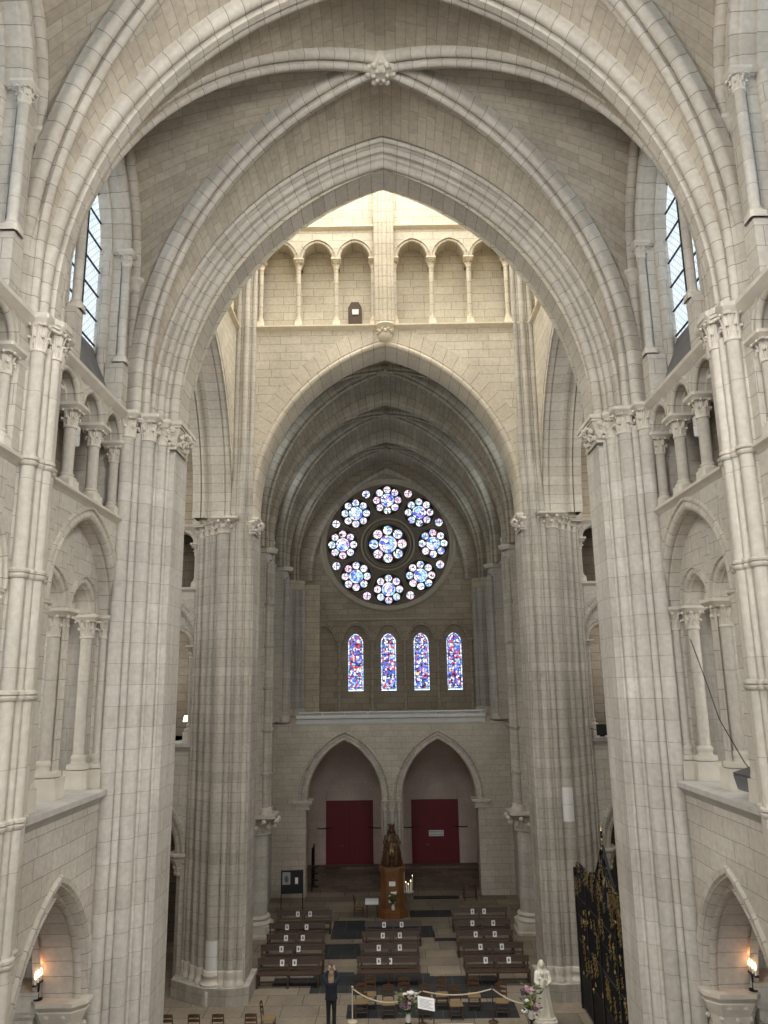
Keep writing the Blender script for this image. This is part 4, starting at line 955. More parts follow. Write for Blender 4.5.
for fi, (c, sc_) in enumerate(flowers):
    m = MB(); y = 48.62
    m.m = 5; disc(m, c, 1.22*sc_, y+.02, 28)
    m.m = 0; disc(m, c, .50*sc_, y-.01)
    for k in range(8):
        a = R(90+45*k); pc = (c[0]+.80*sc_*math.cos(a), c[1]+.80*sc_*math.sin(a)); m.m = 2 if random.random() < .25 else 1; disc(m, pc, .27*sc_, y-.005, 14); m.m = 3; torus(m, pc, .28*sc_, .03*sc_, y, 14)
        m.m = 4; m.tube([(pc[0]-.2*sc_, y-.02, pc[1]+.02*sc_), (pc[0]+.2*sc_, y-.02, pc[1]-.03*sc_)], .02*sc_, 4, cap=False); m.tube([(pc[0], y-.02, pc[1]-.2*sc_), (pc[0]+.02*sc_, y-.02, pc[1]+.2*sc_)], .02*sc_, 4, cap=False)
    m.m = 3; torus(m, c, .53*sc_, .035*sc_, y-.01); m.m = 4; torus(m, c, .36*sc_, .014, y-.015)
    for k in range(4): a = R(20+45*k); m.tube([(c[0]-.5*sc_*math.cos(a), y-.02, c[1]-.5*sc_*math.sin(a)), (c[0]+.5*sc_*math.cos(a), y-.02, c[1]+.5*sc_*math.sin(a))], .009, 4, cap=False)
    m.build('flower_light', ['rose_center_glass', 'rose_petal_glass', 'rose_pink_glass', 'rose_stone', 'lead_came', 'rose_dark'], Rw)
    m = MB(); torus(m, c, 1.2*sc_, .06, 48.64, 32); m.build('flower_frame', 'rose_stone', Rw)
for k in range(8):
    a = R(67.5+45*k); c = (RC[0]+3.58*math.cos(a), RC[1]+3.58*math.sin(a)); m = MB(); m.m = 0 if k in (0, 3, 4, 5, 6) else 1; disc(m, c, .26, 48.61, 16); m.m = 2; torus(m, c, .29, .05, 48.62, 16)
    m.m = 3; m.tube([(c[0]-.2, 48.6, c[1]), (c[0]+.2, 48.6, c[1]+.03)], .03, 4); m.tube([(c[0], 48.6, c[1]-.2), (c[0]+.03, 48.6, c[1]+.2)], .03, 4)
    m.build('small_round_light', ['rose_pink_glass', 'rose_petal_glass', 'rose_stone', 'lead_came'], Rw)

# ------------------------------------------------------------------ furniture and small things
def bench_meshes(L):
    k = ('bench', round(L, 2))
    if k in CACHE: return CACHE[k]
    d = {}
    m = MB(); m.box((-L/2, -.42, .415), (L/2, -.04, .455)); d['seat'] = m.mesh('seat', 'bench_wood')
    m = MB()
    tl = lambda x, y, z: (x, y+(z-.45)*.16, z)
    m.box((-L/2, -.045, .66), (L/2, -.015, .80), tl); m.box((-L/2-.01, -.06, .80), (L/2+.01, .02, .85), tl); m.box((-L/2, -.04, .50), (L/2, -.018, .56), tl)
    m.box((-.04, -.05, .45), (.04, -.01, .82), tl); d['backrest'] = m.mesh('backrest', 'bench_wood')
    m = MB(); m.box((-.03, -.42, 0), (.03, -.36, .42)); m.box((-.03, -.08, 0), (.03, -.02, .46)); m.prism([(-.08, .0), (-.02, .0), (.045, .41), (-.015, .41)], -.03, .03, lambda y, z, x: (x, y+.0, z+.44)); m.box((-.025, -.36, .12), (.025, -.06, .18)); m.box((-.025, -.38, .36), (.025, -.04, .42)); d['leg_frame'] = m.mesh('leg_frame', 'bench_wood')
    m = MB(); m.box((-L/2, -.24, .13), (L/2, -.20, .18)); d['stretcher'] = m.mesh('stretcher', 'bench_wood')
    CACHE[k] = d; return d
def bench(x0, x1, y, label, group):
    L = x1-x0; d = bench_meshes(L); t = tag(empty('bench', ((x0+x1)/2, y, 0)), label, 'bench', group, 'thing')
    put('seat', d['seat'], t); put('backrest', d['backrest'], t); put('stretcher', d['stretcher'], t)
    for x in (-L/2+.06, 0, L/2-.06): put('leg', d['leg_frame'], t, (x, 0, 0))
    return t
m = MB(); m.box((-.075, -.004, -.10), (.075, .004, .10)); NOTE = m.mesh('paper_notice', 'paper')
m = MB(); m.box((-.032, -.007, -.045), (.032, -.0045, .045)); m.box((-.05, -.007, .06), (.05, -.0045, .07)); NOTE_P = m.mesh('print', 'ink')
ROW = {'left': [(36.7, -5.12, -2.70), (34.85, -5.18, -2.86), (33.45, -5.06, -2.74), (32.15, -5.08, -2.63), (30.67, -4.94, -2.66)],
       'middle': [(35.0, -1.2, 1.13), (33.6, -1.28, 1.0), (32.15, -1.3, .94), (30.7, -1.36, .92)],
       'right': [(36.75, 2.52, 4.96), (35.05, 2.55, 4.85), (33.6, 2.47, 4.74), (32.1, 2.58, 4.9), (30.65, 2.52, 4.85)]}
NT = {'left': [[-4.2, -3.66], [-4.43, -3.62], [-4.29, -3.62], [-4.29, -3.64], [-4.06, -3.61]], 'middle': [[-.41, .32], [-.45, .23], [-.59, .21], [-.57, -.16]],
      'right': [[3.45, 3.96], [3.27, 4.14], [3.25, 4.01], [3.27, 4.08], [3.29, 4.12]]}
ORDN5 = ['farthest bench of the %s block, by the porch', 'second bench from the porch in the %s block', 'third bench from the porch in the %s block', 'fourth bench from the porch in the %s block', 'front bench of the %s block, nearest the rope']
ORDN4 = ['middle bench right before the pedestal', 'second bench from the pedestal in the %s block', 'third bench from the pedestal in the %s block', 'front %s bench behind the rush chairs']
for blk in ROW:
    for i, (y, x0, x1) in enumerate(ROW[blk]):
        od = (ORDN4 if blk == 'middle' else ORDN5)[i]; od = od % blk if '%s' in od else od
        bench(x0, x1, y, 'dark wooden '+od, 'church benches in three blocks')
        for k, x in enumerate(NT[blk][i]):
            n = bpy.data.objects.new('paper_notice', NOTE); C.objects.link(n); n.location = (x, y-.022, .715); n.rotation_euler = (R(-9), 0, 0)
            tag(n, 'white notice, %s one on the %s' % (('left', 'right')[k], od), 'notice', 'white paper notices on the bench backs', 'thing')
            put('print', NOTE_P, n)

# rush seated chairs
def chair_meshes():
    d = {}
    m = MB(); m.box((-.21, -.21, .43), (.21, .20, .46)); m.tube([(-.21, -.21, .44), (.21, -.21, .44)], .022, 6); m.tube([(-.2, .2, .44), (.2, .2, .44)], .022, 6); m.tube([(-.21, -.21, .44), (-.2, .2, .44)], .022, 6); m.tube([(.21, -.21, .44), (.2, .2, .44)], .022, 6); d['seat'] = m.mesh('seat', 'rush_seat')
    for nm, sx, sy in (('fl', -1, -1), ('fr', 1, -1)):
        m = MB(); m.tube([(sx*.20, -.2, 0), (sx*.20, -.2, .2), (sx*.195, -.2, .46)], [.016, .02, .019], 7); d[nm] = m.mesh('leg', 'chair_wood')
    for nm, sx in (('bl', -1), ('br', 1)):
        m = MB(); m.tube([(sx*.19, .23, 0), (sx*.19, .2, .45), (sx*.185, .22, .7), (sx*.175, .26, .92)], [.016, .02, .018, .015], 7); d[nm] = m.mesh('leg', 'chair_wood')
    for i, z in enumerate((.58, .72, .86)):
        m = MB(); rows = []
        for zz in (z-.03, z+.03+.012*i):
            rows.append([(x, .215+(z-.58)*.16+.03*(1-(x/.18)**2), zz+(.025*(1-(x/.18)**2) if zz > z else 0)) for x in (-.18, -.12, -.06, 0, .06, .12, .18)])
        m.grid(rows); r2_ = [[(x, y+.014, q) for x, y, q in r_] for r_ in rows]; m.grid(r2_); m.grid([rows[1], r2_[1]]); m.grid([rows[0], r2_[0]]); d['slat%d' % i] = m.mesh('slat', 'chair_wood')
    m = MB()
    for z in (.16, .28):
        m.tube([(-.2, -.2, z), (.2, -.2, z)], .011, 6); m.tube([(-.2, -.2, z+.03), (-.19, .22, z+.03)], .011, 6); m.tube([(.2, -.2, z+.03), (.19, .22, z+.03)], .011, 6)
    m.tube([(-.19, .22, .2), (.19, .22, .2)], .011, 6); d['rungs'] = m.mesh('rungs', 'chair_wood')
    return d
CH = chair_meshes()
def chair(x, y, rz, label, group='rush seated wooden chairs'):
    k_ = .93
    t = tag(empty('rush_chair', (x, y, 0), rz), label, 'chair', group, 'thing')
    put('seat', CH['seat'], t)
    for k in ('fl', 'fr', 'bl', 'br'): put('leg', CH[k], t)
    for k in range(3): put('slat', CH['slat%d' % k], t)
    put('rungs', CH['rungs'], t); t.scale = (k_, k_, k_)
for x, y, r, lab in ((-1.1, 27.95, .05, 'front row chair right beside the left rope post'), (-.84, 28.55, -.05, 'back row chair at the left end behind the rope'), (-.22, 27.8, .03, 'front row chair under the sag of the left rope'),
                     (.31, 28.4, .04, 'back row chair above the pink bouquet'), (.96, 27.75, -.04, 'chair behind the tilted white reading board'), (1.56, 28.45, .02, 'back row chair just right of the reading board'),
                     (1.96, 27.65, .06, 'front row chair under the right rope'), (2.62, 28.35, -.03, 'back row chair left of the right rope post'), (3.46, 27.85, -.1, 'chair outside the rope post, nearest the white statue')):
    chair(x, y, r, 'wooden rush seat '+lab)
for x, y, r, lab in ((-6.9, 26.15, PI, 'leftmost chair top along the bottom edge, left of the grey pier'), (-6.08, 26.15, PI, 'second chair top along the bottom edge before the grey pier'), (-5.35, 26.15, PI, 'third chair top along the bottom edge before the grey pier'), (-4.36, 26.15, PI, 'fourth chair top along the bottom edge, right of the grey pier foot'),
                     (-3.95, 26.75, PI/2, 'sideways rush chair with pale seat at the foot of the left grey pier')):
    chair(x, y, r, lab, 'rush seated chairs at the bottom edge')
chair(-1.62, 39.0, PI/2, 'wooden rush chair standing left of the small white table by the pedestal')

# the small table, the pedestal with its statue
t = tag(empty('small_table', (-1.0, 38.7, 0)), 'small table with a white cloth left of the pedestal', 'table', kind='thing')
m = MB(); m.box((-.27, -.2, .71), (.27, .2, .74)); m.build('tabletop', 'dark_wood', t, local=1)
for sx in (-1, 1):
    for sy in (-1, 1): m = MB(); m.tube([(sx*.24, sy*.17, 0), (sx*.23, sy*.17, .71)], [.018, .025], 6); m.build('leg', 'dark_wood', t, local=1)
m = MB(); m.box((-.3, -.23, .742), (.3, .23, .752)); m.box((-.3, -.24, .6), (.3, -.232, .752)); m.box((-.31, -.23, .62), (-.302, .23, .752))
c = m.build('tablecloth', 'white_cloth'); c.location = (-1.0, 38.7, 0); tag(c, 'white cloth lying on the small table beside the pedestal', 'cloth')
def octo(w, d, c, y0=0): return [(-w+c, -d), (w-c, -d), (w, -d+c), (w, d), (-w, d), (-w, -d+c)]
t = tag(empty('pedestal', (-.05, 38.95, 0)), 'tall panelled wooden pedestal carrying the brown statue', 'pedestal', kind='thing')
def lay(m, ls):
    for (w, d, c, z0, z1) in ls: m.prism(octo(w, d, c), z0, z1)
m = MB(); lay(m, [(.70, .62, .36, 0, .06), (.68, .6, .34, .06, .30), (.65, .57, .32, .30, .36)]); m.build('base', 'pedestal_wood', t, local=1)
m = MB(); lay(m, [(.54, .44, .24, .36, 1.95)]); 
for x0, x1 in ((-.29, .29),):
    for a, b, c_, d_ in ((x0, x1, .5, .56), (x0, x1, 1.78, 1.84), (x0, x0+.05, .5, 1.84), (x1-.05, x1, .5, 1.84)): m.box((a, -.465, c_), (b, -.435, d_))
m.build('body', 'pedestal_wood', t, local=1)
m = MB(); lay(m, [(.58, .48, .26, 1.90, 1.96), (.62, .52, .28, 1.96, 2.04), (.60, .5, .27, 2.04, 2.12)]); m.build('cornice', 'pedestal_wood', t, local=1)
m = MB(); m.box((-.15, -.452, 1.36), (.15, -.442, 1.56)); tag(m.build('plaque', 'paper', t, local=1), 'pale inscribed plaque')
m = MB(); m.box((.5, -.1, 1.0), (.72, -.02, 1.04)); m.lathe([(.02, .98), (.2, 1.0), (.22, 1.04), (.2, 1.045)], (.78, -.06, 0), 14); tag(m.build('candle_bracket', 'pale_ledge', t, local=1), 'pale round candle bracket')
for x, y, h, tilt, lab in ((.70, 38.86, .30, 0, 'short white candle in the middle of the pedestal bracket'), (.80, 38.92, .42, .02, 'candle at the back of the pedestal bracket'), (.62, 38.92, .36, -.03, 'candle on the left of the pedestal bracket'), (.85, 38.84, .66, .05, 'tall thin candle on the right of the pedestal bracket')):
    q = tag(empty('candle', (x, y, 1.045)), lab, 'candle', 'candles on the pedestal bracket', 'thing')
    m = MB(); m.tube([(0, 0, 0), (tilt, 0, h)], .03 if h < .6 else .02, 8); m.build('wax_stick', 'wax', q, local=1)
    m = MB(); m.lathe([(.004, 0), (.012, .02), (.003, .06)], (tilt, 0, h), 6); m.build('flame', 'candle_flame', q, local=1)

def fused(name, parts, mat, parent=None, voxel=.012, smooth=3, local=True):
    """tapered tubes and balls fused into one continuous surface"""
    m = MB()
    for p in parts:
        if p[0] == 'b': m.ball(p[1], p[2], 14, 10)
        elif p[0] == 't':
            m.tube(p[1], p[2], 12); rs = p[2] if isinstance(p[2], (list, tuple)) else [p[2]]*len(p[1])
            m.ball(p[1][0], rs[0]*.99, 10, 8); m.ball(p[1][-1], rs[-1]*.99, 10, 8)
        elif p[0] == 'g': m.grid(p[1], closed=True); m.face(list(reversed(p[1][0]))); m.face(p[1][-1])
    o = m.build(name, mat, parent, local=local)
    r = o.modifiers.new('fuse', 'REMESH'); r.mode = 'VOXEL'; r.voxel_size = voxel; r.use_smooth_shade = True
    if smooth: sm = o.modifiers.new('soften', 'SMOOTH'); sm.factor = .5; sm.iterations = smooth
    return o
def robe(levels, n=40, folds=9, depth=.07, seed=0, yk=.8):
    rows = []
    for z, rx, ox, oy in levels:
        rows.append([(ox+rx*(1+depth*math.sin(folds*a+z*2.2+seed)+depth*.5*math.sin(5*a-z*3+seed))*math.cos(a), oy+yk*rx*(1+depth*math.sin(folds*a+z*2.2+seed)+depth*.5*math.sin(5*a-z*3))*math.sin(a), z) for a in [2*PI*k/n for k in range(n)]])
    return rows
# seated brown mother and child on the pedestal
t = tag(empty('statue', (-.05, 38.95, 2.12)), 'dark brown carved statue of a crowned seated mother with child on the wooden pedestal', 'statue', kind='thing')
fused('figure', [('g', robe([(0, .50, 0, 0), (.15, .48, 0, 0), (.4, .44, 0, -.02), (.62, .43, 0, -.02), (.8, .36, 0, .04), (1.0, .29, 0, .06), (1.2, .27, 0, .07), (1.36, .21, 0, .07), (1.46, .10, 0, .06)], depth=.09, yk=.78)),
      ('t', [(-.24, .04, 1.3), (-.34, -.08, 1.05), (-.22, -.28, .92)], [.10, .09, .06]), ('t', [(.24, .04, 1.3), (.36, -.06, 1.05), (.24, -.26, .86)], [.10, .09, .06]),
      ('t', [(-.16, -.1, .72), (-.2, -.4, .66), (-.22, -.42, .2)], [.17, .15, .13]), ('t', [(.16, -.1, .72), (.2, -.4, .66), (.2, -.42, .2)], [.17, .15, .13]),
      ('b', (0, .03, 1.58), (.105, .12, .14)), ('t', [(0, .05, 1.4), (0, .04, 1.5)], [.07, .065]), ('b', (0, -.085, 1.56), (.02, .03, .03)), ('g', robe([(.75, .40, 0, .12), (1.1, .33, 0, .13), (1.4, .22, 0, .12), (1.62, .15, 0, .09), (1.72, .09, 0, .07)], depth=.06, seed=2, yk=.62))], 'bronze_wood', t, .018)
fused('child', [('g', robe([(.74, .16, .0, -.36), (.95, .13, 0, -.34), (1.1, .09, 0, -.33)], depth=.08, n=24)), ('b', (0, -.33, 1.2), (.08, .085, .095)), ('t', [(-.1, -.36, 1.06), (-.2, -.48, 1.08)], [.045, .03]), ('t', [(.1, -.36, 1.06), (.17, -.48, .98)], [.045, .03]), ('t', [(-.06, -.42, .8), (-.07, -.5, .6)], [.055, .035]), ('t', [(.06, -.42, .8), (.07, -.5, .6)], [.055, .035])], 'old_gold', t, .014)
m = MB(); m.lathe([(.115, 1.64), (.125, 1.66), (.12, 1.72), (.15, 1.82), (.14, 1.82), (.11, 1.70)], (0, .04, 0), 16)
for k in range(8): m.ball((.145*math.cos(PI*k/4), .04+.145*math.sin(PI*k/4), 1.84), (.025, .025, .04), 6, 4)
m.build('crown', 'bronze_wood', t, local=1)
m = MB(); m.prism([(-.52, -.44), (.52, -.44), (.52, .4), (-.52, .4)], 0, .05); m.tube([(-.18, -.40, .62), (0, -.52, .55), (.2, -.40, .62)], .022, 6); m.tube([(-.3, -.36, .42), (-.05, -.56, .33), (.3, -.4, .42)], .022, 6); m.build('base', 'old_gold', t, local=1)

# bouquets
def bouquet(name, x, y, z, label, group=None, spread=.25, height=.6, heads=9, cols=('pink_petal', 'white_petal', 'purple_petal'), seed=1, vase=True, r=.06):
    rng = random.Random(seed); t = tag(empty(name, (x, y, z)), label, 'flowers', group, 'thing')
    if vase:
        m = MB(); m.lathe([(.05, 0), (.075, .02), (.09, .12), (.06, .22), (.075, .25), (.06, .25)], n=12); m.build('vase', 'ceramic', t, local=1)
    m = MB()
    for k in range(60):
        a = rng.uniform(0, 2*PI); rr = spread*rng.random()**.6; zz = .2+height*rng.random(); ln = rng.uniform(.1, .2); b = a+rng.uniform(-.8, .8)
        p = Vector((rr*math.cos(a), rr*math.sin(a), zz)); dr = Vector((math.cos(b), math.sin(b), rng.uniform(-.2, .9))).normalized(); sd = dr.orthogonal().normalized()*ln*.22
        m.grid([[p, p, p], [p+dr*ln*.5-sd, p+dr*ln*.5+Vector((0, 0, .01)), p+dr*ln*.5+sd], [p+dr*ln, p+dr*ln, p+dr*ln]])
    for k in range(12):
        a = rng.uniform(0, 2*PI); m.tube([(0, 0, .15), (spread*.6*math.cos(a), spread*.6*math.sin(a), .2+height*rng.uniform(.4, .9))], .006, 5)
    m.build('leaves', 'leaf_green', t, local=1)
    for k in range(heads):
        a = 2*PI*k/heads*1.6+rng.random(); rr = spread*rng.uniform(.2, .95); zz = .25+height*rng.random(); c = (rr*math.cos(a), rr*math.sin(a), zz); m = MB(); s_ = r*rng.uniform(.8, 1.3)
        for q in range(9):
            b = 2*PI*q/9; m.ball((c[0]+s_*.6*math.cos(b), c[1]+s_*.6*math.sin(b), c[2]+.01*(q % 2)), (s_*.5, s_*.5, s_*.42), 6, 4)
        m.ball((c[0], c[1], c[2]+s_*.2), s_*.6, 7, 5); m.build('bloom', cols[k % len(cols)], t, local=1)
    return t
m = MB(); lay(m, [(.2, .12, .05, 0, .04)])
bouquet('bouquet', -.02, 38.44, .36, 'white flowers in a small vase on the foot of the pedestal', spread=.19, height=.55, heads=10, cols=('white_petal',), seed=4, r=.055)
t = tag(empty('flower_stand', (.39, 26.15, 0)), 'slim stand carrying the pink and white bouquet by the reading board', 'stand', kind='thing')
m = MB(); m.lathe([(.17, 0), (.17, .02), (.03, .05), (.025, .40), (.09, .44), (.1, .46)], n=14); m.build('post', 'black_iron', t, local=1)
bouquet('bouquet', .39, 26.15, .46, 'pink and white bouquet on a stand left of the reading board', spread=.26, height=.62, heads=12, seed=2, r=.075)
t = tag(empty('flower_stand', (4.2, 26.6, 0)), 'low stand under the lilac and lime bouquet beside the white statue', 'stand', kind='thing')
m = MB(); m.lathe([(.18, 0), (.18, .03), (.04, .06), (.035, .28), (.1, .32), (.11, .34)], n=14); m.build('post', 'black_iron', t, local=1)
bouquet('bouquet', 4.2, 26.6, .34, 'lilac, white and lime bouquet at the feet of the white statue', spread=.27, height=.75, heads=14, cols=('pink_petal', 'white_petal', 'lime_petal', 'purple_petal'), seed=6, r=.08)

# white statue of a standing mother and child
t = tag(empty('statue', (4.72, 27.2, 0)), 'white stone statue of a standing veiled mother with child before the right grey pier', 'statue', kind='thing')
m = MB(); lay(m, [(.36, .32, .1, 0, .12), (.32, .28, .09, .12, .2)]); m.build('base', 'white_marble', t, local=1)
fused('figure', [('g', robe([(.2, .28, 0, 0), (.5, .25, 0, 0), (.85, .22, -.02, 0), (1.1, .215, -.03, 0), (1.3, .21, -.03, 0), (1.45, .19, -.02, .0), (1.54, .10, -.02, 0)], depth=.08, yk=.8, folds=11)),
      ('b', (-.03, -.03, 1.68), (.085, .1, .115)), ('t', [(-.02, 0, 1.5), (-.03, -.01, 1.62)], [.06, .055]), ('g', robe([(.9, .24, -.02, .04), (1.3, .21, -.02, .05), (1.5, .16, -.02, .04), (1.68, .115, -.03, .03), (1.8, .05, -.03, .02)], depth=.05, yk=.7, seed=1)), ('b', (-.03, -.13, 1.67), (.014, .02, .022)),
      ('t', [(.17, 0, 1.42), (.22, -.1, 1.2), (.08, -.24, 1.16)], [.075, .06, .04]), ('t', [(-.2, 0, 1.42), (-.26, -.1, 1.2), (-.12, -.24, 1.1)], [.075, .06, .04])], 'white_marble', t, .012)
fused('child', [('g', robe([(1.08, .11, -.08, -.22), (1.25, .10, -.07, -.2), (1.38, .06, -.06, -.19)], depth=.06, n=24)), ('b', (-.06, -.2, 1.46), (.06, .065, .075)), ('t', [(-.13, -.22, 1.33), (-.2, -.28, 1.36)], [.035, .022]), ('t', [(.0, -.22, 1.33), (.08, -.28, 1.3)], [.035, .022])], 'white_marble', t, .011)

# rope barrier
for x, y, lab, mt in ((-1.37, 27.45, 'pale rope post at the left end of the barrier, near the visitor', 'rope'), (.86, 27.2, 'dark rope post behind the reading board', 'dark_wood'), (3.1, 27.3, 'dark rope post at the right end of the barrier', 'dark_wood')):
    t = tag(empty('rope_post', (x, y, 0)), lab, 'post', 'posts of the rope barrier', 'thing')
    m = MB(); m.lathe([(.16, 0), (.16, .02), (.05, .045), (.022, .06), (.02, .5), (.02, .96)], n=12); m.build('post', mt, t, local=1)
    m = MB(); m.ball((0, 0, 1.0), .04, 8, 6); m.build('knob', mt, t, local=1)
def ropeline(a, b, sag, label, r=.02):
    pts = [tuple(a[k]+(b[k]-a[k])*i/16-(sag*4*(i/16)*(1-i/16) if k == 2 else 0) for k in range(3)) for i in range(17)]
    m = MB(); m.tube(pts, r, 7); tag(m.build('rope', 'rope'), label, 'rope', 'ropes of the barrier')
ropeline((-1.35, 27.45, .95), (.84, 27.2, .95), .36, 'pale rope sagging between the left post and the reading board')
ropeline((.88, 27.2, .95), (3.08, 27.3, .95), .14, 'pale rope stretched between the reading board and the right post')
ropeline((3.12, 27.3, .95), (4.5, 27.0, .62), .16, 'pale rope running down from the right post to the white statue')
m = MB(); m.box((.62, 27.16, .80), (.72, 27.2, .92)); tag(m.build('paper_tag', 'paper'), 'little white tag hanging on the left rope', 'tag')
# reading board
t = tag(empty('reading_board', (.93, 25.75, 0)), 'tilted white reading board on two thin legs in front of the chairs', 'sign', kind='thing')
m = MB(); m.box((-.25, -.012, -.17), (.25, .012, .17), lambda x, y, z: (x, y*.8+z*.55, 1.12+z*.8-y*.5-x*.18)); m.build('panel', 'paper', t, local=1)
m = MB()
for k in range(7): m.box((-.2, -.016, -.12+.035*k), (.2-.05*(k % 3), -.0125, -.108+.035*k), lambda x, y, z: (x, y*.8+z*.55, 1.12+z*.8-y*.5-x*.18))
m.build('lettering', 'photo_grey', t, local=1)
for sx in (-1, 1): m = MB(); m.tube([(sx*.22, .02, 0), (sx*.22, .02, 1.08-sx*.04)], .014, 6); m.build('leg', 'dark_wood', t, local=1)
# white topped table at the bottom edge
t = tag(empty('table', (1.75, 24.75, 0)), 'white covered table just showing at the bottom edge of the photo', 'table', kind='thing')
m = MB(); m.box((-.5, -.3, .80), (.5, .3, .84)); m.build('tabletop', 'white_paint', t, local=1)
for sx in (-1, 1):
    for sy in (-1, 1): m = MB(); m.tube([(sx*.44, sy*.25, 0), (sx*.44, sy*.25, .8)], .022, 6); m.build('leg', 'dark_wood', t, local=1)

# the display panel
t = tag(empty('display_panel', (-4.75, 39.0, 0), R(5)), 'black display panel on two posts with a picture, left behind the benches', 'sign', kind='thing')
m = MB(); m.box((-.5, -.02, .98), (.48, .02, 2.0)); m.build('board', 'black_plastic', t, local=1)
m = MB(); m.box((-.45, -.028, 1.38), (-.08, -.021, 1.92)); m.build('picture', 'photo_grey', t, local=1)
m = MB(); m.ball((-.26, -.03, 1.62), (.10, .008, .15), 12, 8); m.ball((-.27, -.032, 1.70), (.05, .008, .06), 10, 6); m.build('picture_figure', 'ink', t, local=1)
m = MB(); m.box((.14, -.028, 1.40), (.28, -.021, 1.68)); m.build('sheet', 'paper', t, local=1)
for sx in (-1, 1): m = MB(); m.tube([(sx*.5, 0, 0), (sx*.5, 0, 2.03)], .022, 6); m.box((sx*.5-.03, -.22, 0), (sx*.5+.03, .22, .03)); m.build('post', 'black_iron', t, local=1)
# dark stand by the right porch jamb
t = tag(empty('side_table', (3.8, 41.45, 0)), 'small dark wooden side table beside the right porch jamb', 'table', kind='thing')
m = MB(); m.box((-.36, -.25, .74), (.36, .25, .9)); m.build('top', 'dark_wood', t, local=1)
for sx in (-1, 1):
    for sy in (-1, 1): m = MB(); m.tube([(sx*.3, sy*.2, 0), (sx*.3, sy*.2, .75)], [.025, .03], 6); m.build('leg', 'dark_wood', t, local=1)
m = MB(); m.box((-.3, -.22, .14), (.3, -.18, .18)); m.build('stretcher', 'dark_wood', t, local=1)
# iron gate leaf folded back in the left of the porch
t = tag(empty('gate_leaf', (-4.25, 43.4, 0)), 'narrow dark iron gate leaf folded back at the left porch jamb', 'gate', kind='thing')
m = MB()
for y in (0, 1.2): m.tube([(0, y, 0), (0, y, 2.1)], .03, 6)
for z in (.15, 1.1, 2.05): m.tube([(0, 0, z), (0, 1.2, z)], .022, 6)
m.build('frame', 'black_iron', t, local=1)
for k in range(6): m = MB(); m.tube([(0, .17+.17*k, .15), (0, .17+.17*k, 2.05)], .013, 5); m.build('bar', 'black_iron', t, local=1)
for k in range(4): m = MB(); m.box((.02, -.05, .2+.32*k), (.34, .04, .26+.32*k)); m.build('step', 'black_iron', t, local=1)
m = MB(); m.box((-3.95, 47.9, .122), (-3.0, 48.05, .2)); tag(m.build('floor_mat', 'dark_wood'), 'rolled dark mat lying on the step before the left red door', 'mat')

# wrought iron choir grille, black with gilding
t = tag(empty('choir_grille', (6.2, 24.4, 0)), 'tall black wrought iron choir grille with gilded scrolls and crest', 'grille', kind='thing')
Y0, Y1 = -4.2, 3.9
m = MB()
for z, r_ in ((.12, .035), (1.15, .03), (2.9, .025), (3.45, .03), (4.05, .035)): m.tube([(0, Y0, z), (0, Y1, z)], r_, 6)
for y in (Y0, -2.4, -.95, .95, 2.4, Y1): m.box((-.05, y-.05, 0), (.05, y+.05, 4.3))
m.build('frame', 'black_iron', t, local=1)
m = MB(); m.box((-.01, Y0, .12), (.01, Y1, 1.1)); m.build('lower_panel', 'black_iron', t, local=1)
mb = MB(); mb.tube([(0, 0, .1), (0, 0, 4.05)], .02, 6); mb.lathe([(.02, 2.05), (.045, 2.1), (.02, 2.16)], n=8); bar = mb.mesh('bar', 'black_iron')
for k in range(80): put('bar', bar, t, (0, Y0+(Y1-Y0)*(k+.5)/80, 0))
def scroll(turns, r0, n=16): return [(0, r0*(1-.8*i/n)*math.cos(turns*2*PI*i/n), r0*(1-.8*i/n)*math.sin(turns*2*PI*i/n)) for i in range(n+1)]
sm_ = MB(); sm_.tube(scroll(1.25, .16), [.018*(1-.4*i/16) for i in range(17)], 6)
for k in range(5): a = 2*PI*k/5; sm_.ball((0, .05*math.cos(a), .05*math.sin(a)), (.02, .04, .03), 6, 4)
sm_.ball((.02, -.1, .12), (.02, .05, .04), 6, 4)
gs = sm_.mesh('gilded_scroll', 'gilding'); sb_ = sm_.mesh('iron_scroll', 'black_iron')
rng = random.Random(11)
for k in range(40): put('gilded_scroll', gs, t, (rng.choice((-.05, .05)), rng.uniform(Y0, Y1), rng.choice((rng.uniform(2.9, 4.2), rng.uniform(.9, 3.4)))), scale=(.7, rng.uniform(.3, .6)*rng.choice((-1, 1)), rng.uniform(.35, .7)))
gl = MB()
for dy, z, r_ in ((.03, 0, .035), (-.05, .05, .03), (.06, .1, .025), (-.03, .16, .03), (.08, .2, .018), (-.09, .13, .016), (.0, .26, .03), (-.06, .3, .016), (.05, .33, .02)): gl.ball((0, dy, z), (.02, r_, r_*1.2), 6, 4)
gl.ball((0, 0, .2), (.015, .02, .05), 6, 4)
gle = gl.mesh('gilded_leaf', 'gilding')
for k in range(70): put('gilded_leaf', gle, t, (-.035, Y0+(Y1-Y0)*(int(rng.random()*80)+.5)/80, rng.uniform(1.2, 3.9)), scale=(1, 1, rng.uniform(.7, 1.8)))
